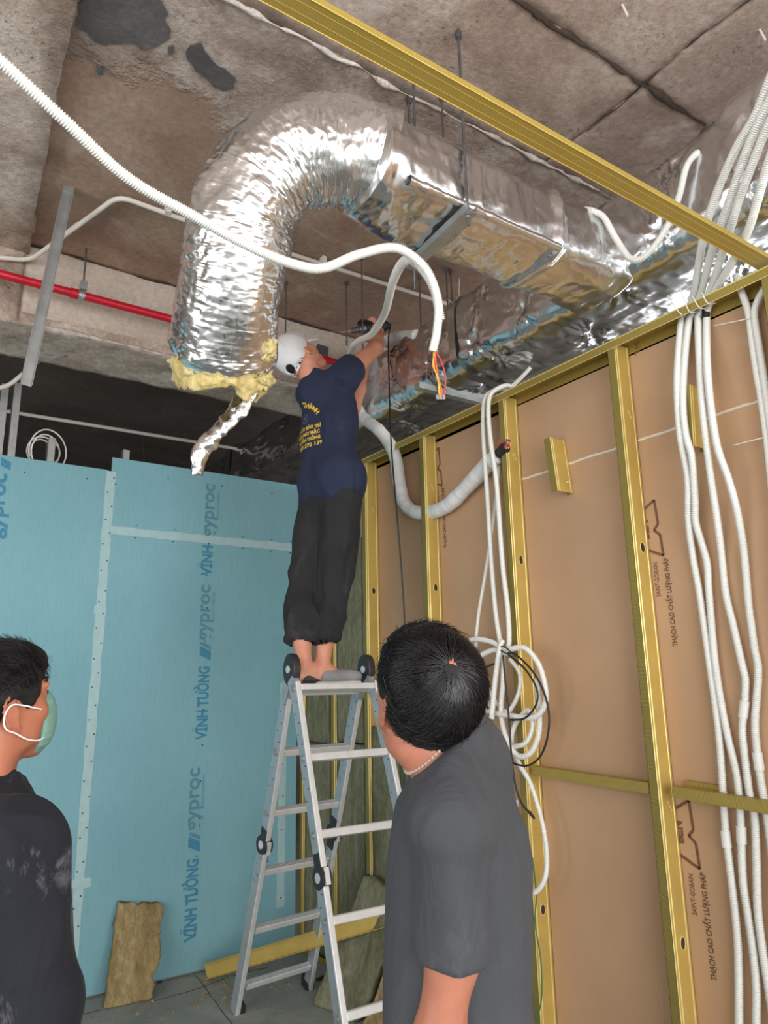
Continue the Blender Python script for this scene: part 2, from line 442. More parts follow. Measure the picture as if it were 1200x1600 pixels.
M['jacket'] = cloth('black_jacket_cloth', srgb(36, 37, 44), .1, .75, srgb(150, 150, 158))
M['trouser_black'] = cloth('black_trouser_cloth', srgb(44, 44, 46), .15, .3, srgb(104, 102, 100))
M['trouser_blue'] = cloth('dark_denim', srgb(52, 58, 74), .15)
M['hair_base'] = simple('black_hair_base', srgb(20, 18, 20), .75, 0, .3, 40)
M['hair'] = simple('black_hair', srgb(26, 24, 26), .27, 0, .3, 40, spec=.5)
M['cap'] = cloth('white_cap_cloth', srgb(232, 232, 234), .03, 0, rough=.7, wr=.15)
M['mask'] = simple('pale_green_mask', srgb(120, 160, 146), .8, 0, .05, 60, .2, 300)
M['white_elastic'] = simple('white_elastic', srgb(244, 244, 244), .7, 0, .02)
M['print_gold'] = simple('gold_print', srgb(226, 186, 60), .7, 0, .15, 120)
M['print_grey'] = simple('blue_grey_print', srgb(86, 90, 120), .7, 0, .15, 120)
M['silver'] = simple('silver_chain', srgb(232, 228, 214), .35, .3, .1, 200)
M['shoe_grey'] = cloth('grey_knit_shoe', srgb(140, 138, 140), .3, 0, weave=180)
M['shoe_sole'] = simple('white_sole', srgb(214, 212, 206), .6)
M['shoe_dark'] = simple('dark_shoe', srgb(58, 52, 50), .6)
M['wire_red'] = simple('red_wire', srgb(214, 60, 60), .4); M['wire_yellow'] = simple('yellow_wire', srgb(232, 186, 50), .4)
M['wire_orange'] = simple('orange_wire', srgb(226, 110, 50), .4); M['wire_black'] = simple('black_wire', srgb(34, 32, 34), .4); M['wire_blue'] = simple('blue_wire', srgb(60, 80, 170), .4); M['wire_green'] = simple('green_wire', srgb(60, 120, 84), .4)
# ------------------------------------------------------------------ setting: floor, slab, beams, outer walls
ZS, ZB = 3.68, 3.25              # slab soffit, beam soffit
YB = 4.354                       # face of the blue board wall
XF, XBK = 2.32, 2.412            # front of the gold studs, face of the brown boards
def patch(O, U, W, nu, nv, amp, sc, seed, nrm, edge=0.0):
    """noisy grid patch O + a*U + b*W, pushed along nrm; ragged outline if edge"""
    a = np.linspace(0, 1, nu + 1); b = np.linspace(0, 1, nv + 1)
    A, B = np.meshgrid(a, b, indexing='ij')
    P = np.array(O, float) + A[..., None] * np.array(U, float) + B[..., None] * np.array(W, float)
    d = fbm(P * sc, 3, seed) * amp
    P = P + d[..., None] * np.array(nrm, float)
    if edge:
        e = fbm(P * 14, 3, seed + 9) * edge
        Wn = np.array(W, float) / np.linalg.norm(W)
        P[:, -1] += e[:, -1, None] * Wn; P[:, 0] += e[:, 0, None] * Wn
    i, j = np.meshgrid(np.arange(nu), np.arange(nv), indexing='ij')
    q = np.stack([i * (nv + 1) + j, (i + 1) * (nv + 1) + j, (i + 1) * (nv + 1) + j + 1, i * (nv + 1) + j + 1], -1).reshape(-1, 4)
    return P.reshape(-1, 3), q
def slabmesh(name, O, U, W, nu, nv, amp, sc, seed, nrm, thick, edge=0.0):
    V, q = patch(O, U, W, nu, nv, amp, sc, seed, nrm, edge)
    n = len(V); back = V - np.array(nrm) * thick
    F = [tuple(x) for x in q] + [tuple(x + n)[::-1] for x in q]
    idx = lambda i, j: i * (nv + 1) + j
    rim = [idx(i, 0) for i in range(nu + 1)] + [idx(nu, j) for j in range(1, nv + 1)] + [idx(i, nv) for i in range(nu - 1, -1, -1)] + [idx(0, j) for j in range(nv - 1, 0, -1)]
    for k in range(len(rim)):
        a, b = rim[k], rim[(k + 1) % len(rim)]
        F.append((b, a, a + n, b + n))
    mb = MB(); mb.add(np.vstack([V, back]), F, False)
    me = mb.mesh(name); sm = np.zeros(len(me.polygons), bool); sm[:len(q)] = True
    me.polygons.foreach_set('use_smooth', sm); return me

o = MB().box((-3.1, -3.5, -.12), (6.5, 9.6, 0)).build('floor', M['floor']); tag(o, kind='structure')
# slab: a deck above and the board-marked panels hanging under it, each cast against its own formwork sheet
ceil = MB().box((-3.1, -3.5, 3.74), (6.5, 9.6, 3.9)).build('ceiling', M['slab']); tag(ceil, kind='structure')
def panel(x0, x1, y0, y1, dz, mat, amp, seed):
    n1 = max(2, int((x1 - x0) * 22)); n2 = max(2, int((y1 - y0) * 22))
    link('formwork_panel', slabmesh('formwork_panel', (x0, y0, ZS + dz), (x1 - x0, 0, 0), (0, y1 - y0, 0), n1, n2, amp, 9, seed, (0, 0, -1), .05, .004), mat, ceil)
panel(.22, 2.150, -3.4, 1.363, 0, M['slab'], .003, 1); panel(2.138, 6.4, -3.4, 1.363, .002, M['slab'], .003, 2)
panel(.22, 2.168, 1.357, 1.870, .001, M['slab'], .003, 3); panel(2.156, 6.4, 1.357, 1.870, -.001, M['slab'], .003, 4)
panel(.28, 6.4, 1.866, 3.69, .0, M['slab_two'], .004, 5)
panel(-3, .20, -3.4, 3.7, .0, M['slab'], .002, 7)
panel(-3, 6.4, 4.08, 9.5, .0, M['shaded_concrete'], .003, 8)
def ridge(name, pts, r, mat, seed, parent=ceil, jit=.009):
    P = spline(pts, .012); n = len(P)
    rr = r * np.clip(.55 + .9 * fbm(P * 9, 3, seed), .12, 1.7)
    P = P + np.stack([fbm(P * 9, 4, seed + 3), fbm(P * 9, 4, seed + 4), 0 * P[:, 0]], -1) * jit
    V, q = sweep(P, rr, 6)
    return link(name, mesh_np(name, V, q), mat, parent)
ridge('seam_ridge', [(.35, 1.872, ZS - .004), (1.327, 1.868, ZS - .004), (2.7, 1.85, ZS - .004), (4.5, 1.85, ZS - .004)], .011, M['seam'], 21)
ridge('crack', [(.6, 1.36, ZS - .001), (1.49, 1.362, ZS), (2.14, 1.357, ZS - .004), (2.6, 1.345, ZS - .003), (3.4, 1.34, ZS)], .010, M['crack'], 22)
ridge('crack', [(2.142, .3, ZS), (2.140, .95, ZS), (2.15, 1.36, ZS), (2.16, 1.68, ZS)], .0065, M['crack'], 23, jit=.014)
ridge('crack', [(.42, 3.672, ZS - .002), (1.2, 3.676, ZS - .002), (2.4, 3.67, ZS - .002)], .006, M['crack'], 24)
# dark damp patches where the skim has come away (thin scabs with a ragged outline)
def scab(cx, cy, rx, ry, rot, seed, mat, dz=.012):
    n = 72; a = np.arange(n) * 2 * np.pi / n
    r = 1 + .28 * fbm(np.stack([np.cos(a) * 1.8, np.sin(a) * 1.8, 0 * a + seed], -1), 4, seed)
    x = r * rx * np.cos(a); y = r * ry * np.sin(a)
    X = cx + x * math.cos(rot) - y * math.sin(rot); Y = cy + x * math.sin(rot) + y * math.cos(rot)
    top = [(X[i], Y[i], ZS + .005) for i in range(n)]
    MB().prism(top, (0, 0, -dz - .009)).build('plaster_scab', mat, ceil)
def scab_px(L, seed):
    P = np.array([onZ(x, y, ZS)[:2] for x, y in L]); P = np.vstack([P, P[:1]]); out = []
    for a, b in zip(P[:-1], P[1:]):
        for t in np.linspace(0, 1, 9, endpoint=False): out.append(a + (b - a) * t)
    out = np.array(out); q = np.concatenate([out, 0 * out[:, :1] + seed], 1)
    out = out + np.stack([fbm(q * 22, 3, seed), fbm(q * 22, 3, seed + 5)], -1) * .010
    MB().prism([(x, y, ZS - .005) for x, y in out], (0, 0, .012)).build('plaster_scab', M['dark_patch'], ceil)
scab_px(((122, 12), (134, -10), (240, -10), (262, 20), (257, 34), (266, 50), (255, 64), (240, 68), (224, 77), (205, 64), (185, 62), (165, 67), (140, 58), (124, 45)), 3)
scab_px(((290, 88), (300, 72), (315, 69), (328, 90), (346, 105), (364, 120), (367, 138), (350, 142), (332, 131), (316, 113), (302, 104)), 6)
scab_px(((266, 72), (272, 68), (274, 80), (268, 82)), 9)
# downstand beams
def beam(name, faces):
    b = None
    for k, (me, mat) in enumerate(faces):
        if b is None: b = tag(link(name, me, mat), kind='structure')
        else: link(k and 'beam_side' or 'beam', me, mat, b)
    return b
ZY = 3.625                       # shallow dropped band at the left
edge = [tuple(onZ(x, y, ZY)[:2]) for x, y in ((113, 30), (80, 200), (45, 395))]
def ybeam():
    n = 260; ys = np.linspace(-3.4, 4.09, n)
    xs = np.interp(ys, [-3.4] + [e[1] for e in edge] + [4.09], [.0] + [e[0] for e in edge] + [.45])
    Pn = np.stack([xs, ys, 0 * ys], -1)
    xs = xs + fbm(Pn * 11, 4, 31) * .009
    t = np.linspace(0, 1, 12)
    X = -.62 + (xs[:, None] + .62) * t[None]; Y = np.repeat(ys[:, None], 12, 1)
    Z = ZY + fbm(np.stack([X, Y, 0 * X], -1) * 7, 3, 32) * .005
    V = list(np.stack([X, Y, Z], -1).reshape(-1, 3)); F = []
    for i in range(n - 1):
        for j in range(11): F.append((i * 12 + j, i * 12 + j + 1, (i + 1) * 12 + j + 1, (i + 1) * 12 + j))
    b = len(V); V += [(xs[i] + .004, ys[i], ZS + .05) for i in range(n)]
    F += [(i * 12 + 11, b + i, b + i + 1, (i + 1) * 12 + 11) for i in range(n - 1)]
    c = len(V); V += [(-.62, ys[i], ZS + .05) for i in range(n)]
    F += [(i * 12, (i + 1) * 12, c + i + 1, c + i) for i in range(n - 1)]
    mb = MB(); mb.add(V, F, True); return mb.mesh('beam')
yb = tag(link('ceiling_beam', ybeam(), M['beam']), kind='structure')
xb = tag(link('ceiling_beam', slabmesh('beam', (-.6, 3.675, ZB), (7.0, 0, 0), (0, .415, 0), 220, 16, .007, 9, 41, (0, 0, -1), .06, .008), M['beam']), kind='structure')
link('beam_side', slabmesh('beam_side', (.415, 3.683, ZB + .004), (6.0, 0, 0), (0, 0, .46), 160, 14, .002, 5, 43, (0, -1, 0), .38, .002), M['beam_face'], xb)
link('beam_end', slabmesh('beam_end', (-.6, 3.672, ZB + .004), (1.018, 0, 0), (0, 0, .46), 40, 20, .006, 6, 44, (0, -1, 0), .38, .004), M['beam'], xb)
ridge('crumbly_edge', [(.40, 3.678, ZB + .012), (1.2, 3.678, ZB + .014), (2.3, 3.678, ZB + .012), (4, 3.678, ZB + .012)], .012, M['seam'], 47, xb)
# rough junction stub where the beams meet and a concrete hanger block seen behind the cap
MB().box((2.02, 3.655, 3.48), (2.13, 3.69, 3.56)).box((2.055, 3.66, 3.36), (2.09, 3.69, 3.48)).build('cast_in_plate', M['rod'], xb, bevel=.004)
# outer walls of the floor plate (out of frame): left wall with its big window opening, far walls of the next room
wl = MB().box((-3.2, -3.5, 0), (-3.05, -1.3, 3.74)).box((-3.2, 2.5, 0), (-3.05, 9.6, 3.74)).box((-3.2, -1.3, 0), (-3.05, 2.5, .55)).box((-3.2, -1.3, 2.95), (-3.05, 2.5, 3.74)).build('wall_left', M['plain_wall']); tag(wl, kind='structure')
wr2 = MB().box((6.4, -3.5, 0), (6.5, .0, 3.74)).box((6.4, 4.0, 0), (6.5, 9.6, 3.74)).box((6.4, 0, 0), (6.5, 4.0, .6)).box((6.4, 0, 2.8), (6.5, 4.0, 3.74)).build('wall_east', M['plain_wall']); tag(wr2, kind='structure')
wf = MB().box((-3.1, 9.5, 0), (6.5, 9.6, 3.74)).build('wall_far', M['shaded_concrete']); tag(wf, kind='structure')

# ------------------------------------------------------------------ blue board wall
wb = thing('wall_back', None, None, (1.0, YB, 0), kind='structure')
def sheet(x0, x1, z0, z1, name='drywall_sheet', dy=0.0):
    return MB().box((x0, YB + dy, z0), (x1, YB + .0125 + dy, z1)).build(name, M['blue_board'], wb, bevel=.0015)
sh_l = sheet(-.18, 1.040, .012, 2.781)
sheet(-1.404, -.184, .012, 2.781)
sh_r = sheet(1.050, 2.30, .012, 2.424)
sh_u = sheet(1.064, 2.30, 2.430, 2.862, dy=-.001)
def tape(x0, z0, x1, z1, wd, nm='joint_tape', y=.0012):
    d = np.array([x1 - x0, 0, z1 - z0]); L = np.linalg.norm(d); d /= L; u = np.array([d[2], 0, -d[0]])
    n = max(4, int(L / .04)); P = []; t = np.linspace(0, 1, n)
    A = np.array([x0, YB - y, z0]) + t[:, None] * d * L
    e1 = wd / 2 + fbm(np.stack([t * 30, 0 * t, 0 * t + x0], -1), 2, 3) * .003
    e2 = wd / 2 + fbm(np.stack([t * 30, 0 * t + 4, 0 * t + x0], -1), 2, 5) * .003
    V = np.vstack([A + u * e1[:, None], A - u * e2[:, None]]); V2 = V + np.array([0, .001, 0])
    F = [(i, i + 1, n + i + 1, n + i) for i in range(n - 1)]
    F += [(i + 2 * n, n + i + 2 * n, n + i + 1 + 2 * n, i + 1 + 2 * n) for i in range(n - 1)]
    mb = MB(); mb.add(np.vstack([V, V2]), F); return mb.build(nm, M['tape'], wb)
tape(1.036, .03, 1.062, 2.775, .052); tape(1.062, 2.424, 2.30, 2.426, .05, y=.0016)
tape(2.20, .25, 2.205, 1.55, .05); tape(1.0, .55, 1.10, .55, .045, y=.0018); tape(1.02, 1.96, 1.085, 1.96, .05, y=.0018)
def screws(pts):
    mb = MB()
    for x, z in pts: mb.cyl((x, YB - .0035, z), (x, YB + .001, z), .0042, 8)
    o = mb.build('screw', M['screw'], wb); tag(o, kind='stuff')
pts = []
for k in range(17):
    z = .12 + k * .158; xj = 1.036 + z / 2.78 * .026
    pts += [(xj - .014 + random.uniform(-.003, .003), z + random.uniform(-.02, .02)), (xj + .016 + random.uniform(-.003, .003), z + .07 + random.uniform(-.02, .02))]
for k in range(12): pts.append((1.675 + random.uniform(-.006, .006), .2 + k * .2))
for k in range(7): pts.append((2.205 + random.uniform(-.006, .006), .3 + k * .19))
for x in (1.22, 1.45, 1.675, 1.9, 2.1, 2.24): pts += [(x, 2.39), (x + .004, 2.465)]
pts += [(.6, 2.70), (.93, 2.71), (1.09, 2.70), (1.75, 2.78), (2.1, 2.78), (1.4, 2.78)]
screws(pts)
# print on the blue sheets (reads upwards)
EZ, EXL, EYL = (0, 0, 1), (-1, 0, 0), (0, 1, 0)
def blue_print(x, z0, k=1.0, par=None, mid=True):
    y = YB - .0011
    par = par or sh_r
    a = (.42 if mid else .42) * k
    print_text('VĨNH TƯỜNG', .092, (x + .04, y, z0), EZ, EXL, M['print_blue'], par, length=a, bold=.0035)
    zl = z0 + a + .03
    MB().prism([(x + .048, y, zl), (x + .048, y, zl + .055), (x - .022, y, zl + .088), (x - .022, y, zl + .033)], (0, .0004, 0)).build('printed_emblem', M['print_blue'], par)
    MB().prism([(x + .048, y, zl + .062), (x + .048, y, zl + .085), (x - .005, y, zl + .110), (x - .022, y, zl + .110), (x - .022, y, zl + .096)], (0, .0004, 0)).build('printed_emblem', M['print_blue_pale'], par)
    print_text('gyproc', .12, (x + .03, y, zl + .118), EZ, EXL, M['print_blue_pale'], par, length=.34 * k, bold=.0025)
    print_text('SAINT-GOBAIN', .022, (x + .062, y, zl + .25), EZ, EXL, M['print_blue_pale'], par, length=.16)
blue_print(1.64, .17); blue_print(1.665, 1.235)
y_ = YB - .0013
print_text('VĨNH', .092, (1.70, y_, 2.2), EZ, EXL, M['print_blue'], sh_r, length=.19, bold=.0035)
print_text('gyproc', .12, (1.70, YB - .0022, 2.445), EZ, EXL, M['print_blue_pale'], sh_u, length=.34, bold=.0025)
print_text('SAINT-GOBAIN', .022, (1.735, YB - .0022, 2.58), EZ, EXL, M['print_blue_pale'], sh_u, length=.16)
print_text('gyproc', .12, (.515, y_, 2.32), EZ, EXL, M['print_blue'], sh_l, length=.36, bold=.003)
MB().prism([(.53, y_, 2.70), (.53, y_, 2.745), (.48, y_, 2.765), (.48, y_, 2.72)], (0, .0004, 0)).build('printed_emblem', M['print_blue'], sh_l)
# galvanised frame behind the sheets: studs poke up above the top edge
def galv_stud(px, py_top, y, name='frame_stud', base=0.0):
    t = onY(px, py_top, y); x, z = t[0], t[2]
    mb = MB()
    mb.box((x - .02, y, base), (x + .02, y + .0015, z)); mb.box((x - .02, y, base), (x - .0185, y + .045, z)); mb.box((x + .0185, y, base), (x + .02, y + .045, z))
    return mb.build(name, M['galv'], wb)
galv_stud(29, 598, YB + .03); galv_stud(9, 600, YB + .03); galv_stud(82, 684, YB + .03); galv_stud(198, 703, YB + .03)
MB().box((-1.4, YB + .02, 0), (2.3, YB + .07, .01)).build('frame_track', M['galv'], wb)

# ------------------------------------------------------------------ gold stud wall on the right
wr = thing('wall_right', None, None, (XF, 1.5, 0), kind='structure')
def stud(y, z0=.01, z1=2.826, hole=(.62, 1.98), k=0):
    mb = MB(); x0, x1 = XF, XBK - .001
    mb.box((x0, y, z0), (x1, y + .0012, z1))                      # web, faces the room end
    o = mb.build('stud', M['gold'], wr)
    fl = MB().box((x0, y, z0), (x0 + .0012, y + .034, z1)).box((x0, y + .0328, z0), (x0 + .008, y + .034, z1)).box((x1 - .0012, y, z0), (x1, y + .034, z1))
    fl.build('flange', M['gold_knurl_z'], o)
    rb = MB()
    for xr, r_ in ((x0 + .0025, .0028), (x0 + .016, .0032), (x1 - .012, .0028)): rb.cyl((xr, y + .0004, z0), (xr, y + .0004, z1), r_, 6)
    rb.build('pressed_rib', M['gold_rib'], o)
    for zh in hole:
        hb = MB(); xc = (x0 + x1) / 2 + .006
        n = 16; A = [2 * math.pi * i / n for i in range(n)]
        ring = MB().tube([(xc + .0135 * math.cos(a), y - .001, zh + .02 * math.sin(a)) for a in A + [0]], .0018, 5, False)
        ring.build('hole_rim', M['gold_rib'], o)
        MB().prism([(xc + .0125 * math.cos(a), y - .0006, zh + .019 * math.sin(a)) for a in A], (0, .002, 0)).build('service_hole', M['crack'], o)
    # pressed tab
    for zt in (2.55, 1.1): MB().bar((x0 + .045, y - .002, zt), (x0 + .060, y - .004, zt - .035), (1, 0, 0), .004, .002).build('pressed_tab', M['gold_rib'], o)
    return o
SY = {1: 3.557, 2: 2.983, 3: 2.363, 4: 1.722, 5: 1.085, 6: .45, 7: -.15}
for k, y in SY.items(): stud(y, hole=(.62 + .03 * (k % 3), 2.0 + .05 * (k % 2)))
stud(3.925, hole=()); stud(4.312, hole=())
tk = MB().box((XF - .003, -.75, 2.838), (XBK + .002, 4.35, 2.840)).box((XF - .003, -.75, 2.806), (XF - .0015, 4.35, 2.84)).box((XBK, -.75, 2.792), (XBK + .0015, 4.35, 2.84))
tko = tk.build('top_track', M['gold_knurl_y'], wr)
MB().cyl((XF - .003, -.75, 2.839), (XF - .003, 4.35, 2.839), .0028, 6).cyl((XF - .003, -.75, 2.806), (XF - .003, 4.35, 2.806), .0016, 6).build('track_edge', M['gold_rib'], tko)
MB().box((XF - .003, -.75, 0), (XF - .0015, 4.35, .03)).box((XF - .003, -.75, 0), (XBK, 4.35, .002)).build('floor_track', M['gold_knurl_y'], wr)
def board(y0, y1, z0, z1): return MB().box((XBK, y0, z0), (XBK + .0125, y1, z1)).build('backing_board', M['brown_board'], wr, bevel=.001)
zt = onX(700, 678, XBK)[2]
bd12 = board(SY[3] + .006, SY[1] + .02, .01, zt)
board(SY[1] + .026, 4.34, .01, zt)
bd34 = board(SY[3] - 1.225, SY[3] + .0, .01, 2.4285)
board(SY[3] - 1.225, SY[3] + .0, 2.4345, 2.80)
board(SY[3] - 2.45, SY[3] - 1.231, .01, 2.4285); board(SY[3] - 2.45, SY[3] - 1.231, 2.4345, 2.80)
board(-.75, SY[3] - 2.456, .01, 2.80)
def filler(y0, y1, z, seed):
    P = np.stack([np.full(60, XBK + .0005), np.linspace(y0, y1, 60), np.full(60, z)], -1)
    P[:, 2] += fbm(P * 25, 3, seed) * .0025
    V, q = sweep(P, .006 * (.8 + .5 * np.abs(fbm(P * 40, 3, seed + 1))), 6)
    link('joint_filler', mesh_np('joint_filler', V, q), M['filler'], wr)
filler(SY[4] + .03, SY[3] - .002, 2.431, 1); filler(SY[5] + .03, SY[4] - .002, 2.431, 2); filler(.5, SY[5], 2.431, 3)
# noggins, and short stud offcuts over the board joint
def noggin(y0, z0, y1, z1, xf, nm='noggin'):
    mb = MB(); a = np.array([xf, y0, z0]); b = np.array([xf, y1, z1])
    mb.bar(a, b, (0, 0, 1), .036, .0014)
    mb.bar(a + [.018, 0, .018], b + [.018, 0, .018], (1, 0, 0), .036, .0014); mb.bar(a + [.018, 0, -.018], b + [.018, 0, -.018], (1, 0, 0), .036, .0014)
    return mb.build(nm, M['gold_knurl_y'], wr)
q0, q1 = onX(832, 1204, XF), onX(1013, 1232, XF)
noggin(2.325, q0[2], q1[1], q1[2], XF + .001)
q0, q1 = onX(1050, 1237, XF + .012), onX(1200, 1263, XF + .012)
noggin(q0[1], q0[2], 1.12, q1[2] - .01, XF + .012)
q0, q1 = onX(1072, 1228, XBK - .02), onX(1130, 1238, XBK - .02)
noggin(q0[1], q0[2], q1[1], q1[2], XBK - .02, 'noggin')
def offcut(px0, py0, px1, py1, wx=.036):
    """short stud piece screwed across a board joint; its web faces the camera end"""
    a = onX(px0, py0, XBK - .05); b = onX(px1, py1, XBK - .05)
    a[0] = XBK - .05; b[0] = XBK - .05
    mb = MB(); mb.bar(a, b, (1, 0, 0), .098, .0014)
    o = mb.build('stud_offcut', M['gold'], wr)
    d = (b - a) / np.linalg.norm(b - a)
    mf = MB().bar(a + [-.049, .017, 0], b + [-.049, .017, 0], (1, 0, 0), .0014, .034).bar(a + [.047, .017, 0], b + [.047, .017, 0], (1, 0, 0), .0014, .034)
    mf.build('flange', M['gold_knurl_z'], o)
    rb = MB()
    for dx in (-.046, -.034, .036): rb.cyl(a + [dx, 0, 0], b + [dx, 0, 0], .0028, 6)
    rb.build('pressed_rib', M['gold_rib'], o)
    MB().cyl(b + [.01, .0, .045], b + [.01, -.014, .045], .004, 8).build('screw', M['gold_rib'], o)
offcut(871, 686, 884, 769); offcut(1090, 605, 1096, 700)
# rockwool batts standing in the bays
def batt(y0, y1, z0, z1, x0=XF + .014, mat='wool_green', seed=0, name='insulation_batt', parent=wr):
    n1 = max(4, int((y1 - y0) * 40)); n2 = max(6, int((z1 - z0) * 30))
    me = slabmesh(name, (x0, y1, z0), (0, y0 - y1, 0), (0, 0, z1 - z0), n1, n2, .006, 6, seed, (-1, 0, 0), .07, .006)
    return link(name, me, M[mat], parent)
batt(4.0, 4.30, .02, 1.18, seed=61); batt(4.0, 4.30, 1.19, 2.3, seed=62)
batt(3.63, 3.915, .02, 1.20, seed=63); batt(3.63, 3.915, 1.21, 2.38, seed=64); batt(3.563, 3.625, .02, 2.3, seed=68)
batt(3.30, 3.545, .02, 1.3, seed=65); batt(3.0, 3.29, .02, 1.26, XF + .02, seed=66)

# print on the brown boards
def brown_print(y, z, par, big=True, mirror=1):
    """emblem and lettering of a board back; z = foot of the emblem, reads upwards"""
    x = XBK - .0012
    def stroke(pts, wd=.012):
        mb = MB()
        for a, b in zip(pts[:-1], pts[1:]):
            mb.bar((x, y - a[0], z + a[1]), (x, y - b[0], z + b[1]), (0, 1, 1) if abs(a[0] - b[0]) < 1e-6 else (0, 0, 1), wd, .0006)
        mb.build('printed_emblem', M['print_brown'], par)
    k = .70
    stroke([(-.035, .075 * k), (.075, -.0), (.070, .115 * k), (.045, .145 * k), (.066, .175 * k), (.060, .31 * k), (-.035, .235 * k)], .010)
    print_text('BỀN', .045, (x, y - .022, z + .072), EZ, EYL, M['print_brown'], par, length=.072, bold=.0022)
    print_text('SAINT-GOBAIN', .026, (x, y - .045, z - .150), EZ, EYL, M['print_brown'], par, length=.128)
    print_text('THẠCH CAO CHẤT LƯỢNG PHÁP', .027, (x, y - .092, z - .335), EZ, EYL, M['print_brown'], par, length=.325, bold=.0006)
    print_text('GYPROC', .06, (x, y + .010, z - .56), EZ, EYL, M['print_brown'], par, length=.40, bold=.003)
yb0 = SY[4] - .085
p = onX(1037, 868, XBK); brown_print(p[1] + .075, p[2], bd34)
p = onX(1094, 1358, XBK); brown_print(p[1] + .075, p[2], bd34)
print_text('12.10x2', .03, (XBK - .0012, onX(1005, 786, XBK)[1], onX(1005, 786, XBK)[2]), (0, 1, 0), (0, 0, -1), M['print_brown'], bd34, length=.075)
p = onX(688, 760, XBK); brown_print(p[1] + .06, p[2] , bd12)
print_text('TH', .03, (XBK - .0012, onX(1000, 553, XBK)[1], onX(1000, 553, XBK)[2]), EZ, EYL, M['print_brown'], bd34, length=.05)
# ------------------------------------------------------------------ ducts wrapped in foil faced insulation
def rrect(n, a, b, p=5.0):
    """rounded rectangle outline (superellipse), half sizes a, b, evenly spaced by arc length"""
    t = np.linspace(0, 2 * np.pi, 2001)
    c, s_ = np.cos(t), np.sin(t)
    x = a * np.sign(c) * np.abs(c) ** (2 / p); y = b * np.sign(s_) * np.abs(s_) ** (2 / p)
    L = np.r_[0, np.cumsum(np.hypot(np.diff(x), np.diff(y)))]
    q = np.linspace(0, L[-1], n, endpoint=False)
    return np.interp(q, L, x), np.interp(q, L, y)
def crumple(P, k=1.0, seed=0):
    """creased film: ridged noise, two scales"""
    r = 1 - 2 * np.abs(noise(P * 7, seed)); r2 = 1 - 2 * np.abs(noise(P * 17, seed + 5)); r3 = 1 - 2 * np.abs(noise(P * 41, seed + 8))
    return k * (.010 * fbm(P * 3.2, 2, seed + 2) + .004 * r + .0030 * r2 + .0012 * r3)
def grid_faces(m, n, wrap=True):
    i = np.arange(m - 1)[:, None]; jn = n if wrap else n - 1; j = np.arange(jn)[None]
    return np.stack([i * n + j, i * n + (j + 1) % n, (i + 1) * n + (j + 1) % n, (i + 1) * n + j], -1).reshape(-1, 4)
def normals(G):
    du = np.roll(G, -1, 1) - np.roll(G, 1, 1); dv = np.gradient(G, axis=0)
    N = np.cross(du, dv); return N / (np.linalg.norm(N, axis=2)[..., None] + 1e-12)
def caps(Q, m, n):
    return [tuple(q) for q in Q] + [tuple(range(n - 1, -1, -1)), tuple(range((m - 1) * n, m * n))]
XL, XR, ZD0, ZD1 = 2.20, 2.84, 3.0, 3.40
def main_duct():
    m, n = 620, 150
    ys = np.r_[np.linspace(-.6, 3.4, 440), np.linspace(3.42, 9.0, 180)]
    hx, hz = (XR - XL) / 2, (ZD1 - ZD0) / 2
    G = np.zeros((m, n, 3))
    for i, y in enumerate(ys):
        f = 1 + .05 * math.exp(-((y - 1.06) / .16) ** 2) + .03 * math.exp(-((y - 2.55) / .07) ** 2) + .07 * math.exp(-((y - 5.3) / .12) ** 2)
        zt = .09 * math.exp(-((y - .95) / .22) ** 2)
        a, b = rrect(n, hx * f, hz * f, 5.5)
        G[i, :, 0] = (XL + XR) / 2 + a; G[i, :, 1] = y; G[i, :, 2] = (ZD0 + ZD1) / 2 + b + np.where(b > 0, zt * b / hz, 0)
    N = normals(G)
    if (N[0, 0] @ (G[0, 0] - G[0].mean(0))) < 0: N = -N
    d = crumple(G, 1.0, 3)
    # star creases pulled in by the insulation pins
    for k in range(34):
        for face in (0, 1):
            y = .35 + k * .17 + (.05 if k % 2 else -.04); 
            c = np.array([XL + .10 + .15 * (k % 4), y, ZD0]) if face == 0 else np.array([XL, y + .08, ZD0 + .10 + .2 * (k % 2)])
            q = G - c; r = np.linalg.norm(q, axis=2)
            th = np.arctan2(q[..., 1], q[..., 0] if face == 0 else q[..., 2])
            wgt = np.exp(-(r / .085) ** 2)
            d = d + wgt * (.0125 * (1 - 2 * np.abs(np.sin(th * 5.5 + 1.5 * np.sin(th * 3 + k)))) * np.minimum(1, r / .025) - .012 * np.exp(-(r / .03) ** 2))
    G = G + N * d[..., None]
    return mesh_np('main_duct', G.reshape(-1, 3), caps(grid_faces(m, n), m, n))
md = link('insulated_duct', main_duct(), M['foil_duct'])
tag(md, 'long rectangular foil-wrapped air duct running along above the gold stud wall', 'duct')
def wrap_band(name, y, ext, wd, parent, mat):
    a, b = rrect(120, (XR - XL) / 2 + ext, (ZD1 - ZD0) / 2 + ext, 6)
    R = []
    for yy in np.linspace(y - wd / 2, y + wd / 2, 7):
        R.append(np.stack([(XL + XR) / 2 + a, np.full(120, yy), (ZD0 + ZD1) / 2 + b], -1))
    G = np.array(R); G = G + normals(G) * crumple(G, .35, 77)[..., None]
    return link(name, mesh_np(name, G.reshape(-1, 3), grid_faces(7, 120)), mat, parent)
wrap_band('flange_wrap', 2.55, .022, .05, md, M['foil_duct']); wrap_band('flange_wrap', 5.3, .035, .1, md, M['foil_duct'])
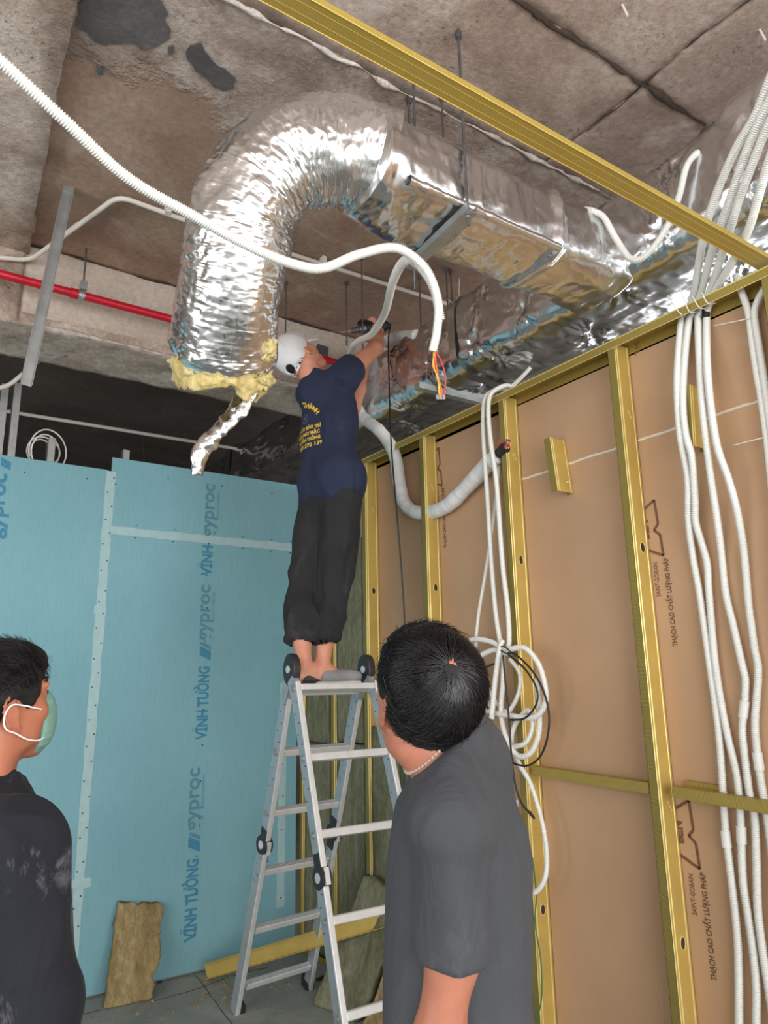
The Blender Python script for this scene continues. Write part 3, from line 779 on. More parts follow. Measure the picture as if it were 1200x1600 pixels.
# short rectangular branch
BY0, BY1, BZ0, BZ1 = 1.565, 1.875, 3.0, 3.262
def branch():
    m, n = 230, 120; xs = np.linspace(1.13, 2.26, m); G = np.zeros((m, n, 3))
    for i, x in enumerate(xs):
        f = 1 + .13 * math.exp(-((x - 1.875) / .024) ** 2) + (.10 * max(0, (x - 1.93) / .33))
        p = 4.6 if x > 1.3 else 2.4 + 2.2 * (x - 1.13) / .17
        a, b = rrect(n, (BY1 - BY0) / 2 * f, (BZ1 - BZ0) / 2 * f, p)
        G[i, :, 0] = x; G[i, :, 1] = (BY0 + BY1) / 2 + a; G[i, :, 2] = (BZ0 + BZ1) / 2 + b + (.0 if x < 1.9 else .0)
    N = normals(G)
    if (N[m // 2, 0] @ (G[m // 2, 0] - G[m // 2].mean(0))) < 0: N = -N
    d = crumple(G, 1.15, 13)
    G = G + N * d[..., None]
    return mesh_np('branch_duct', G.reshape(-1, 3), caps(grid_faces(m, n), m, n))
br = link('branch_duct', branch(), M['foil_duct'])
tag(br, 'short rectangular foil-wrapped branch duct hung by the grey channel below the slab', 'duct')
# foil tape strips along the long bottom edge, and the raised collar
def edge_strip(name, a, b, r, parent, mat, seed):
    P = spline([a, (np.array(a) + b) / 2, b], .01); V, q = sweep(P, r * (1 + .3 * fbm(P * 30, 2, seed)), 10)
    return link(name, mesh_np(name, V, q), mat, parent)
edge_strip('corner_tape', (1.2, BY0 + .006, BZ0 + .012), (1.86, BY0 + .004, BZ0 + .010), .014, br, M['foil_duct'], 5)
# flexible elbow, gathered foil sleeve over glass wool
flex_pts = [at(610, 262, 2.44), at(545, 243, 2.42), at(470, 243, 2.40), at(412, 282, 2.38), at(378, 345, 2.37), at(366, 420, 2.39), at(356, 490, 2.44), at(350, 562, 2.53)]
def flex():
    P = spline(flex_pts, .0030); m = len(P); n = 180
    T, U, W = frames(P); s = np.arange(m) * .0030; Ltot = s[-1]
    a = np.arange(n) * 2 * np.pi / n
    r = .163 + .006 * np.sin(s * 9) + .012 * np.exp(-((Ltot - s - .05) / .04) ** 2) - .012 * np.exp(-((Ltot - s) / .02) ** 2)
    k = np.gradient(T, axis=0) / .0030                       # curvature points to the inside of the bend
    D = np.cos(a)[None, :, None] * U[:, None] + np.sin(a)[None, :, None] * W[:, None]
    ins = np.einsum('ijk,ik->ij', D, k); ins = np.clip(ins * .16, -1, 1)
    S = np.repeat(s[:, None], n, 1)
    C = np.stack([np.cos(a), np.sin(a)], -1)
    q = np.concatenate([np.repeat(C[None] * .9, m, 0), S[..., None]], -1)
    # pleats run round the sleeve, short and broken, skewed
    w1 = fbm(q * np.array([2.4, 2.4, 26]) + np.array([0, 0, 3.0]), 2, 71)
    ph = S * 2 * np.pi / .046 + 5.5 * fbm(q * np.array([2.6, 2.6, 6]), 3, 72)
    ridge_ = 1 - np.abs(np.sin(ph / 2)) * 2
    gate = np.clip(.55 + .9 * fbm(q * np.array([1.8, 1.8, 9]), 2, 79), 0, 1)
    amp = .0028 + .0085 * np.clip(.25 + ins, 0, 1)
    fine = 1 - 2 * np.abs(noise(q * np.array([4.5, 4.5, 75]), 73)); fine2 = 1 - 2 * np.abs(noise(q * np.array([16, 16, 120]), 75))
    cross = 1 - 2 * np.abs(noise(q * np.array([11, 11, 16]), 76))
    d = amp * .6 * (ridge_ * gate + .5 * w1) + .0018 * fine + .0010 * fine2 + .0010 * cross + .013 * fbm(q * np.array([1.6, 1.6, 6]), 2, 74)
    G = P[:, None] + D * (r[:, None] + d)[..., None]
    Q = grid_faces(m, n); me = mesh_np('flexible_duct', G.reshape(-1, 3), Q)
    ua = (np.arange(n * m) % n) / n; va = (np.arange(n * m) // n) * .0030
    uvl = me.uv_layers.new(name='UVMap'); u = ua[Q]; wrap = (u.max(1) - u.min(1)) > .5; u[wrap] = np.where(u[wrap] < .5, u[wrap] + 1, u[wrap])
    uvl.data.foreach_set('uv', np.stack([u, va[Q]], -1).ravel())
    return P, T, U, W, me, G
FP, FT, FU, FW, fme, FG = flex()
fx = link('flexible_duct', fme, M['foil_flex'])
tag(fx, 'thick silver flexible duct bent in an elbow with torn open end showing yellow wool', 'duct')
# torn glass wool at the mouth: lobed curled rim
def mouth():
    n = 150; a = np.arange(n) * 2 * np.pi / n; m = 26
    E, T, U, W = FP[-1], FT[-1], FU[-1], FW[-1]
    D = np.cos(a)[:, None] * U + np.sin(a)[:, None] * W
    side = D @ (-_rt)                                    # +1 on the left of the mouth
    low = D @ np.array([0, 0, -1.0])
    reach = .028 + .055 * np.clip(side, 0, 1) ** 2 + .040 * np.clip(-side, 0, 1) ** 3 + .022 * fbm(np.stack([np.cos(a) * 2.5, np.sin(a) * 2.5, 0 * a], -1), 3, 81)
    R = []
    for j, t in enumerate(np.linspace(0, 2 * np.pi, m, endpoint=False)):
        # closed lip section: outer skin, lip, inner skin
        rad = .150 + .020 * math.cos(t) + .012 * fbm(np.stack([np.cos(a) * 5, np.sin(a) * 5, 0 * a + j * .2], -1), 2, 82)
        ax = (reach - .02) + (reach + .03) * math.sin(t) * .5
        R.append(E + D * rad[:, None] + T * ax[:, None])
    G = np.array(R)
    G = G + .007 * np.stack([fbm(G * 34, 3, 83), fbm(G * 34, 3, 84), fbm(G * 34, 3, 85)], -1)
    i = np.arange(m)[:, None]; j = np.arange(n)[None]
    Q = np.stack([i * n + j, i * n + (j + 1) % n, ((i + 1) % m) * n + (j + 1) % n, ((i + 1) % m) * n + j], -1).reshape(-1, 4)
    link('torn_glass_wool', mesh_np('torn_glass_wool', G.reshape(-1, 3), Q), M['glass_wool'], fx, 'torn yellow glass wool curling out of the open end')
    inner = np.array([E - T * .25 + D * .118, E + T * .01 + D * .128])
    link('inner_liner', mesh_np('inner_liner', np.vstack([inner.reshape(-1, 3), [E - T * .25]]), [tuple(q) for q in grid_faces(2, n)] + [(i, (i + 1) % n, 2 * n) for i in range(n)]), M['black_plastic'], fx)
mouth()
def tuft(px, py, D, r, seed, sq=(1, 1, 1), mat='glass_wool', name='glass_wool_tuft'):
    bm = bmesh.new(); bmesh.ops.create_icosphere(bm, subdivisions=4, radius=1.0)
    V = np.array([v.co[:] for v in bm.verts]); c = at(px, py, D)
    V2 = V * r * np.array(sq) * (1 + .35 * fbm(V * 2.2, 3, seed)[:, None] + .12 * fbm(V * 7, 2, seed + 3)[:, None])
    for v, p in zip(bm.verts, V2): v.co = Vector(p + c)
    me = bpy.data.meshes.new(name); bm.to_mesh(me); bm.free(); smooth(me)
    return link(name, me, M[mat], fx)
tuft(416, 545, 2.44, .045, 2, (.7, .7, 1.0)); tuft(408, 590, 2.50, .045, 5, (.8, .7, .9)); tuft(292, 572, 2.54, .048, 8, (1, .8, .62)); tuft(345, 578, 2.50, .05, 9, (1.3, .8, .5)); tuft(385, 588, 2.5, .05, 12, (1.2, .8, .6))
tuft(398, 568, 2.47, .05, 15, (.9, .8, .9), 'foil_strip', 'foil_scrap')
# torn strip of foil hanging from the mouth
def strip():
    pts = [at(392, 600, 2.50), at(372, 630, 2.49), at(348, 662, 2.48), at(325, 690, 2.47), at(313, 715, 2.46), at(310, 742, 2.46)]
    P = spline(pts, .006); m = len(P); n = 13; t = np.linspace(0, 1, m)
    wd = .044 * (1 - .45 * t) * (1 + .25 * fbm(np.stack([t * 7, 0 * t, 0 * t], -1), 3, 91))
    T = np.gradient(P, axis=0); T /= np.linalg.norm(T, axis=1)[:, None]
    S_ = np.cross(T, _fw); S_ /= np.linalg.norm(S_, axis=1)[:, None]
    tw = .6 * np.sin(t * 5); S_ = S_ * np.cos(tw)[:, None] + np.cross(T, S_) * np.sin(tw)[:, None]
    Nn = np.cross(S_, T); u = np.linspace(-1, 1, n)
    G = P[:, None] + S_[:, None] * (u[None, :, None] * wd[:, None, None]) + Nn[:, None] * (.015 * (u ** 2)[None, :, None])
    G = G + .006 * np.stack([fbm(G * 40, 3, 92), fbm(G * 40, 3, 93), fbm(G * 40, 3, 94)], -1)
    o = link('torn_foil_strip', mesh_np('torn_foil_strip', G.reshape(-1, 3), grid_faces(m, n, False)), M['foil_strip'], fx, 'torn strip of foil hanging from the open end')
    s = o.modifiers.new('thick', 'SOLIDIFY'); s.thickness = .0015
strip()
# ------------------------------------------------------------------ tubes and pipes
def tube_obj(name, pts, r, mat, parent=None, n=14, step=.01, corr=None, raw=False):
    """tube along a spline; corr = (pitch, depth) gives the moulded rings of corrugated conduit"""
    if corr:
        pitch, dep = corr; P = spline(pts, pitch / 4); k = np.arange(len(P)) % 4
        rr = r - dep * np.array([0, 0, 1, 1])[k]
    else:
        P = np.array(pts, float) if raw else spline(pts, step); rr = np.full(len(P), r)
    V, q = sweep(P, rr, n)
    me = mesh_np(name, V, caps(q, len(P), n))
    return link(name, me, M[mat] if isinstance(mat, str) else mat, parent)
def bent(pts, rad=.05, k=6):
    """polyline with rounded corners"""
    P = [np.array(p, float) for p in pts]; out = [P[0]]
    for a, b, c in zip(P[:-2], P[1:-1], P[2:]):
        d1 = (a - b) / np.linalg.norm(a - b); d2 = (c - b) / np.linalg.norm(c - b)
        p, q = b + d1 * rad, b + d2 * rad
        for t in np.linspace(0, 1, k): out.append((1 - t) ** 2 * p + 2 * t * (1 - t) * b + t * t * q)
    return out + [P[-1]]
CORR = (.0066, .0028)
# red sprinkler main under the beam
ry, rz = 3.56, None
a, b = onY(0, 434, ry), onY(270, 494, ry); rz = (a[2] + b[2]) / 2
rp = tube_obj('sprinkler_pipe', [(-.75, ry, rz), (1.0, ry, rz), (3.0, ry, rz)], .021, 'red_paint', n=20, step=.1)
tag(rp, 'glossy red sprinkler pipe running level in front of the concrete beam', 'pipe')
cx = onY(128, 462, ry)[0]
MB().cyl((cx - .055, ry, rz), (cx - .02, ry, rz), .0255, 20).build('pipe_coupling', M['red_paint'], rp)
MB().cyl((cx - .018, ry, rz), (cx + .012, ry, rz), .0235, 20).build('paint_gap_band', M['galv'], rp)
ct = onY(131, 437, ry)
cl = MB().box((ct[0] - .016, ry - .014, rz + .03), (ct[0] + .016, ry + .014, rz + .075)); cl.tube([(ct[0], ry + .026 * math.cos(t), rz + .026 * math.sin(t)) for t in np.linspace(0, 2 * np.pi, 20)], .004, 6, False)
cl.build('pipe_clamp', M['galv'], rp)
MB().cyl((ct[0], ry, rz + .07), (ct[0], ry, ZS), .0045, 8).build('hanger_rod', M['rod'], rp)
MB().cyl((2.18, ry, rz), (2.22, ry, rz), .028, 20).cyl((2.2, ry, rz), (2.2, ry, rz - .06), .018, 14).build('branch_tee', M['red_paint'], rp)
# rigid white conduit: along the beam face, up and over, then along the slab
pw = tube_obj('rigid_conduit', bent([onY(-120, 392, 3.645), onY(47, 407, 3.645), onZ(185, 306, 3.652), (1.03, 3.034, 3.652), (2.62, 2.975, 3.652)], .06), .0115, 'cream_pvc', raw=True, n=12)
tag(pw, 'cream rigid conduit cranked up from the beam and running along the slab', 'conduit')
for px, py in ((262, 330), (505, 410)):
    p = onZ(px, py, 3.652); MB().box((p[0] - .012, p[1] - .018, 3.640), (p[0] + .012, p[1] + .018, ZS)).build('saddle_clip', M['cream_pvc'], pw)
MB().cyl(onZ(97, 370, 3.628), onZ(122, 351, 3.638), .0128, 12).build('conduit_coupler', M['cream_pvc'], pw)
p0, p1 = onY(0, 641, 5.2), onY(400, 706, 5.2)
d = p1 - p0
o = tube_obj('rigid_conduit', [p0 - d * .3, p0, p1, p1 + d * .4], .013, 'cream_pvc', n=10, step=.1); tag(o, 'straight pale conduit crossing the dark ceiling void beyond the blue boards', 'conduit')
o = tube_obj('rigid_conduit', bent([onY(-60, 610, 4.2), onY(10, 606, 4.2), onY(62, 562, 4.2), onY(120, 520, 4.2)], .06), .012, 'cream_pvc', raw=True, n=10)
tag(o, 'short cranked pale conduit behind the grey channel at the beam edge', 'conduit')
# hanging threaded rods, each on its own anchor
def rod(px, p_top, p_bot, depth_y=None, z_top=ZS, label='', z_bot=None, r=.0042, group=None):
    t = onZ(px, p_top, z_top)
    z = z_bot if z_bot is not None else onY(px, p_bot, t[1])[2]
    mb = MB().cyl((t[0], t[1], z), (t[0], t[1], z_top), r, 8)
    o = mb.build('hanger_rod', M['rod']); tag(o, label, 'rod', group)
    MB().cyl((t[0], t[1], z_top - .022), (t[0], t[1], z_top + .004), .010, 8).build('anchor', M['rod'], o)
    MB().cyl((t[0], t[1], z + .02), (t[0], t[1], z + .028), .009, 6).build('nut', M['galv'], o)
    return t, z
rod(690, 150, 215, label='thin steel rod hanging beside the seam just above the branch duct top', z_bot=3.285)
rod(645, 108, 168, label='thin steel rod behind the gold overhead channel near the elbow', z_bot=3.285)
rod(565, 400, 520, label='pale threaded rod hanging from the slab above the drill', z_bot=3.16)
rod(655, 430, 610, label='dark thin rod hanging down beside the two wire-ended conduits', z_bot=3.02)
rod(541, 440, 530, label='thin rod hanging just left of the drill head', z_bot=3.30)
rod(447, 440, 500, label='short rod hanging over the white cap', z_bot=3.35)
t, z = rod(697, 418, 470, label='left rod of the pair with the red clamp at the duct side', z_bot=3.28)
t2, z2 = rod(704, 422, 570, label='right rod of the pair with the red clamp at the duct side', z_bot=3.05)
c = (t + t2) / 2
o = MB().box((c[0] - .04, c[1] - .02, 3.40), (c[0] + .04, c[1] + .02, 3.425)).build('red_clamp', M['red_paint']); tag(o, 'small red clamp bridging two thin rods beside the duct', 'clamp')
MB().cyl((c[0] + .03, c[1], 3.385), (c[0] + .13, c[1] + .02, 3.375), .010, 10).build('red_sleeve', M['red_paint'], o)
# dark-void wires
for k, (px, lab) in enumerate(((228, 'thin wire left of the hanging foil strip in the dark void'), (372, 'thin wire right of the foil strip in the dark void'))):
    a = onY(px, 600, 6.0); b = onY(px - 3, 730, 6.0)
    o = MB().cyl(b, (a[0], a[1], ZS), .004, 6).build('hanging_wire', M['rod']); tag(o, 'hanging ' + lab, 'wire')
# trapeze hanger under the branch: channel with two rods
ta, tb = onZ(738, 330, 2.965), onZ(641, 421, 2.965)
tr = thing('trapeze_hanger', 'grey slotted channel trapeze on two rods carrying the branch duct', 'hanger', tuple((ta + tb) / 2))
d = (tb - ta) / np.linalg.norm(tb - ta); sx = np.array([d[1], -d[0], 0])
mb = MB(); mb.bar(ta, tb, sx, .042, .0025); mb.bar(ta + sx * .02 + [0, 0, .012], tb + sx * .02 + [0, 0, .012], sx, .0025, .026); mb.bar(ta - sx * .02 + [0, 0, .012], tb - sx * .02 + [0, 0, .012], sx, .0025, .026)
mb.build('channel', M['galv'], tr)
for q, zb_ in ((ta + d * .025, 2.93), (tb - d * .025, 2.87)):
    MB().cyl((q[0], q[1], zb_), (q[0], q[1], ZS), .0048, 8).build('hanger_rod', M['rod'], tr)
    MB().cyl((q[0], q[1], 2.955), (q[0], q[1], 2.961), .010, 6).build('nut', M['galv'], tr)
    MB().cyl((q[0], q[1], ZS - .03), (q[0], q[1], ZS), .011, 8).build('anchor', M['rod'], tr)
q0, q1 = onZ(652, 603, 2.985), onZ(800, 640, 2.985)
o = MB().bar(q0, q1 + (q1 - q0) * .3, (0, 1, 0), .04, .03).build('support_channel', M['galv']); tag(o, 'pale support channel under the long duct near the dangling wires', 'channel')
q0, q1 = onY(425, 742, 4.8), onY(520, 752, 4.8)
o = MB().bar(q0, q1, (0, 1, 0), .04, .035).build('support_channel', M['galv']); tag(o, 'pale support channel under the duct beyond the blue board corner', 'channel')
# grey channel hanging askew at the left
a, b = onY(107, 292, 3.12), onY(40, 602, 3.12)
a[2] = min(a[2], ZS - .004)
o = thing('hanging_channel', 'grey galvanised channel hanging askew from the slab at the left', 'channel', tuple(b))
dd = (b - a) / np.linalg.norm(b - a); sx = np.cross(dd, [0, 1, 0]); sx /= np.linalg.norm(sx); sy = np.cross(dd, sx)
mb = MB().bar(a, b, sx, .044, .002).bar(a + sx * .021 + sy * .012, b + sx * .021 + sy * .012, sx, .002, .026).bar(a - sx * .021 + sy * .012, b - sx * .021 + sy * .012, sx, .002, .026)
mb.build('channel', M['galv'], o)
MB().bar(a + sx * .008 - sy * .003, b + sx * .008 - sy * .003, sx, .003, .003).bar(a - sx * .008 - sy * .003, b - sx * .008 - sy * .003, sx, .003, .003).build('pressed_rib', M['rod'], o)
MB().box((a[0] - .02, a[1] - .01, a[2] - .02), (a[0] + .02, a[1] + .015, ZS)).build('fixing_bracket', M['galv'], o)
# ceiling anchors
for px, py, lab in ((157, 105, 'small grey anchor stub on the smooth slab at the left'), (1186, 47, 'white plug stub on the slab at the far right'), (971, 8, 'pale plug stub on the slab at the top')):
    p = onZ(px, py, ZS)
    o = (MB().cyl((p[0], p[1], ZS - .03), (p[0], p[1], ZS + .01), .008, 10).box((p[0] - .014, p[1] - .003, ZS - .025), (p[0] + .014, p[1] + .003, ZS)) if px < 900 else MB().cyl((p[0] + .012, p[1] - .01, ZS - .045), (p[0], p[1], ZS + .01), .0042, 8)).build('anchor_stub', M['rod'] if px < 900 else M['cream_pvc']); tag(o, lab, 'anchor')
# overhead gold brace from the wall head into the room
a, b = onZ(470, 0, 2.885), onZ(1197, 402, 2.885)
yb_ = (a[1] + b[1]) / 2
bs = thing('brace_stud', 'long gold steel stud spanning overhead to the wall head track', 'stud', (1.5, yb_, 2.86))
mb = MB().box((-.9, yb_ - .030, 2.858), (XF + .06, yb_ + .030, 2.8595)).box((-.9, yb_ - .030, 2.858), (XF + .06, yb_ - .0285, 2.874)).box((-.9, yb_ + .0285, 2.858), (XF + .06, yb_ + .030, 2.874))
mb.build('channel', M['gold_knurl_x'], bs)
rb = MB()
for dy in (-.0292, .0292): rb.cyl((-.9, yb_ + dy, 2.858), (XF + .06, yb_ + dy, 2.858), .0016, 6)
for dy in (-.012, .012): rb.cyl((-.9, yb_ + dy, 2.8592), (XF + .06, yb_ + dy, 2.8592), .0018, 6)
rb.build('pressed_rib', M['gold'], bs)
# big sagging conduit across the view
def conduit(name, label, pts, r, mat='white_pvc', group=None, n=14, corr=CORR):
    o = tube_obj(name, pts, r, mat, None, n, corr=corr); tag(o, label, 'conduit', group); return o
def PD(*L): return [at(x, y, d) for x, y, d in L]
conduit('corrugated_conduit', 'long white corrugated conduit sagging across the elbow duct into coloured wires',
        PD((-60, 50, 1.5), (0, 95, 1.56), (100, 187, 1.66), (200, 278, 1.78), (300, 336, 1.88), (400, 390, 1.99), (470, 416, 2.07), (510, 418, 2.11), (560, 398, 2.16), (620, 388, 2.22), (665, 420, 2.26), (684, 470, 2.28), (683, 515, 2.28), (676, 549, 2.28)), .0142)
c2 = conduit('corrugated_conduit', 'white conduit dropping from the channel past the drill to the elbow',
        PD((688, 500, 2.33), (678, 450, 2.32), (652, 412, 2.31), (632, 408, 2.31), (614, 440, 2.60), (601, 490, 3.1), (580, 522, 3.55)) + [onY(558, 534, 2.96), onY(546, 552, 3.2), onY(545, 590, 3.3), onY(550, 625, 3.33)], .0155)
conduit('corrugated_conduit', 'white conduit sagging in a U below the main duct behind the gold brace',
        [onY(915, 328, 1.60), onY(927, 330, 1.555), onY(944, 340, 1.54), onY(962, 372, 1.52), onX(985, 404, 2.12), onX(1010, 398, 2.13), onX(1042, 355, 2.155), onX(1060, 310, 2.165), onX(1072, 262, 2.165), onX(1086, 242, 2.18), onX(1096, 238, 2.23)], .0122)
for k, L in enumerate((((718, 435), (716, 470), (710, 500), (704, 520)), ((700, 468), (712, 478), (728, 487), (738, 490)), ((726, 484), (716, 505), (705, 525)))):
    p0_ = onZ(704, 520, 3.2); o = tube_obj('tie_wire', [onY(x, y, p0_[1]) for x, y in L], .0022, 'white_pvc', None, 6, .01)
    tag(o, ('bent white tie wire hanging above the duct side, the longest', 'short white tie wire poking right from the red clamp', 'slanted white tie wire under the red clamp')[k], 'wire')
# wires dangling from the conduit mouths
def wires(name, label, base, ends, cat='wires', group=None):
    o = thing(name, label, cat, tuple(base), group)
    for i, (m_, pts) in enumerate(ends):
        tube_obj('wire', pts, .0022, m_, o, 6, .012)
    return o
dW = 2.28
ends = [('wire_black', PD((676, 549, dW), (675, 580, dW), (683, 607, dW), (684, 620, dW))), ('wire_yellow', PD((677, 549, dW), (679, 575, dW), (686, 602, dW), (688, 621, dW))),
        ('wire_red', PD((678, 549, dW), (680, 580, dW), (689, 605, dW), (692, 621, dW))), ('wire_orange', PD((679, 549, dW), (684, 585, dW), (690, 608, dW), (690, 622, dW))),
        ('wire_red', PD((681, 549, dW), (690, 566, dW), (696, 590, dW), (694, 620, dW))), ('wire_yellow', PD((680, 549, dW), (676, 570, dW), (684, 590, dW), (686, 618, dW)))]
o = wires('wire_tails', 'coloured wire tails hanging from a white conduit above the stud wall', at(676, 549, dW), ends)
for px in (683, 688, 693): MB().bar(at(px, 617, dW), at(px + .5, 624, dW), (1, 0, 0), .008, .006).build('connector', M['galv'], o)
# insulated condensate pipe: from the duct side, behind the fitter, into the bay, out between the studs
ip = [onX(652, 524, 2.22), onY(612, 529, 3.3), onY(578, 545, 3.34), onY(556, 575, 3.36), onY(552, 615, 3.36), onY(566, 650, 3.36), onX(592, 672, 2.21), onX(610, 696, 2.31), onX(619, 720, 2.36), onX(624, 755, 2.365), onX(632, 785, 2.365), onX(650, 800, 2.36), onX(674, 800, 2.365), onX(700, 789, 2.36), onX(730, 760, 2.352), onX(762, 725, 2.335), onX(778, 712, 2.325)]
P = spline(ip, .006); rr = .032 + .006 * np.clip((np.arange(len(P)) / len(P) - .45) / .15, 0, 1) + .0016 * np.sin(np.arange(len(P)) * .55) * (np.arange(len(P)) % 9 < 5) + .002 * fbm(P * 22, 2, 5)
V, q = sweep(P, rr, 18)
ipo = link('insulated_pipe', mesh_np('insulated_pipe', V, caps(q, len(P), 18)), M['white_foam']); tag(ipo, 'thick white wrapped pipe swinging through the stud wall to a bunch of wires', 'pipe')
e = onX(780, 709, 2.325); e2 = onX(790, 699, 2.32)
MB().cyl(e, e2, .026, 14).build('black_tape', M['black_rubber'], ipo)
for i, m_ in enumerate(('wire_red', 'wire_orange', 'wire_red', 'wire_blue', 'wire_yellow', 'wire_red', 'wire_blue')):
    a_ = i * .9; off = np.array([0, math.cos(a_), math.sin(a_)]) * .011
    tube_obj('wire', [e + off, e + off * 2.2 + [-.012, -.012, .018], e2 + off * 1.5 + [-.008, -.02, .008 + .003 * i], e2 + off * .4 + [0, -.028, -.004]], .0024, m_, ipo, 6, .006)
# ------------------------------------------------------------------ conduits dropping down the gold stud wall
XC = 2.386
def PX(L, X=XC): return [onX(x, y, X) for x, y in L]
top = {'a': [(1205, 118), (1180, 180), (1150, 232), (1121, 298), (1107, 340), (1097, 382), (1083, 462), (1070, 490)],
       'b': [(1215, 130), (1186, 190), (1163, 245), (1138, 318), (1115, 382), (1096, 455), (1082, 490)],
       'c': [(1225, 150), (1196, 205), (1158, 303), (1143, 352), (1125, 408), (1109, 455), (1094, 488)],
       'd': [(1215, 210), (1198, 262), (1182, 320), (1167, 365), (1141, 415), (1119, 450), (1106, 482)]}
low = {'a': [(1065, 500), (1058, 590), (1062, 675), (1074, 745), (1076, 815), (1083, 871), (1093, 927), (1109, 1040), (1122, 1135), (1128, 1210), (1131, 1260), (1135, 1310), (1144, 1384), (1151, 1450), (1154, 1506), (1155, 1620), (1157, 1800)],
       'b': [(1077, 500), (1070, 560), (1067, 630), (1072, 680), (1081, 715), (1086, 780), (1087, 815), (1096, 847), (1105, 881), (1108, 927), (1118, 1040), (1134, 1135), (1149, 1200), (1155, 1240), (1158, 1300), (1161, 1375), (1169, 1431), (1177, 1487), (1182, 1544), (1182, 1620), (1186, 1800)],
       'c': [(1091, 500), (1093, 560), (1098, 640), (1110, 740), (1121, 815), (1128, 871), (1134, 927), (1145, 974), (1160, 1040), (1165, 1065), (1163, 1107), (1160, 1140), (1165, 1191), (1171, 1238), (1179, 1276), (1182, 1340), (1183, 1385), (1185, 1431), (1192, 1487), (1201, 1544), (1215, 1640), (1230, 1800)],
       'd': [(1104, 500), (1106, 590), (1119, 690), (1137, 745), (1149, 787), (1160, 843), (1166, 899), (1170, 946), (1179, 1012), (1185, 1050), (1180, 1126), (1183, 1172), (1189, 1219), (1197, 1266), (1206, 1330), (1215, 1420), (1225, 1600), (1240, 1800)]}
labs = {'a': 'leftmost of the four white conduits dropping through the wall head track', 'b': 'second from left of the four white conduits dropping down the stud wall',
        'c': 'third from left of the four white conduits dropping down the stud wall', 'd': 'rightmost of the four white conduits, with black tape under the track'}
coup = {'a': (1133, 1298, 1136, 1324), 'b': (1158, 1291, 1159, 1318), 'c': (1164, 1095, 1161, 1121), 'd': (1183, 1176, 1187, 1203)}
for k in 'abcd':
    xt = np.interp([q[1] for q in top[k]], [120, 180, 250, 340, 385, 455, 490], [1.90, 1.95, 2.02, 2.12, 2.19, 2.36, XC])
    pts = [onX(x, y, X_) for (x, y), X_ in zip(top[k], xt)] + [onX(x, y, float(np.interp(y, [500, 540, 600, 720, 860], [XC, 2.35, 2.296, 2.296, XC]))) for x, y in low[k]]
    d = pts[0] - pts[1]; d /= np.linalg.norm(d)
    p = [pts[0] + d * .45] + pts
    if p[0][2] > ZS - .02: p[0] = pts[0] + d * max(.02, (ZS - .01 - pts[0][2]) / max(d[2], 1e-3))
    o = conduit('corrugated_conduit', labs[k], p, .0134, group='white conduits dropping down the gold stud wall')
    x0, y0, x1, y1 = coup[k]
    MB().cyl(onX(x0, y0, XC), onX(x1, y1, XC), .0158, 16).build('smooth_coupling', M['white_pvc'], o)
    if k == 'd': MB().cyl(onX(1103, 481, XC), onX(1103, 497, XC), .0142, 16).build('black_tape', M['black_rubber'], o)
    # cable tie round the conduit and the track lip, with its loose tail
    q = {'a': (1064, 492, 1043, 461), 'b': (1078, 489, 1062, 448), 'c': (1094, 483, 1082, 462), 'd': (1107, 476, 1097, 458)}[k]
    a, b = onX(q[0], q[1], XF - .008), onX(q[2], q[3], XF - .03)
    tube_obj('cable_tie', [a + [.05, 0, .02], a + [0, 0, .004], (a + b) / 2 + [-.004, 0, 0], b], .0022, 'white_pvc', o, 6, .01)
o = conduit('corrugated_conduit', 'white conduit at the far right leaving the track beside a tied twin', PX([(1150, 430), (1157, 452), (1169, 487), (1175, 530), (1182, 580), (1190, 625), (1199, 690), (1206, 760), (1216, 860), (1230, 1000)], 2.372), .0125, corr=(.0056, .0008))
tube_obj('cable_tie', [onX(1172, 497, 2.352), onX(1150, 502, 2.35), onX(1115, 509, 2.36)], .002, 'white_pvc', o, 6); tube_obj('cable_tie', [onX(1192, 684, 2.352), onX(1172, 689, 2.35), onX(1145, 696, 2.36)], .002, 'white_pvc', o, 6)
conduit('corrugated_conduit', 'white conduit bowing off the frame edge just right of its tied twin', PX([(1203, 425), (1196, 448), (1185, 468), (1179, 492), (1186, 540), (1193, 585), (1201, 645), (1210, 720), (1222, 860), (1236, 1000)], 2.366), .0125, corr=(.0056, .0008))
# ------------------------------------------------------------------ conduits slung over the track and coiled up below
coil = 'white conduit coil hanging on the stud wall'
def cn(label, L, r=.0122, corr=CORR): return conduit('corrugated_conduit', label, [onX(x, y, X) for x, y, X in L], r, 'white_pvc', coil, 12, corr)
cn('white conduit looped over the track, left strand, running down to the coil', [(800, 618, 2.40), (786, 608, 2.36), (771, 611, 2.305), (758, 622, 2.285), (755, 650, 2.285), (756, 692, 2.29), (762, 780, 2.29), (768, 880, 2.285), (775, 960, 2.275), (784, 1017, 2.265), (786, 1060, 2.25), (783, 1110, 2.25), (790, 1150, 2.255), (808, 1180, 2.26), (829, 1176, 2.265), (842, 1145, 2.27), (842, 1105, 2.27), (838, 1060, 2.275)])
cn('white conduit looped over the track, right strand, with the widest coil', [(812, 612, 2.40), (796, 603, 2.36), (780, 606, 2.31), (766, 618, 2.28), (763, 645, 2.28), (767, 692, 2.285), (776, 757, 2.285), (785, 880, 2.28), (794, 960, 2.275), (793, 1017, 2.258), (770, 1016, 2.25), (745, 1030, 2.255), (735, 1055, 2.265), (738, 1085, 2.27), (757, 1108, 2.262), (795, 1118, 2.24), (835, 1120, 2.245), (852, 1098, 2.25), (851, 1068, 2.25), (840, 1035, 2.25), (820, 1013, 2.245), (797, 1014, 2.24)])
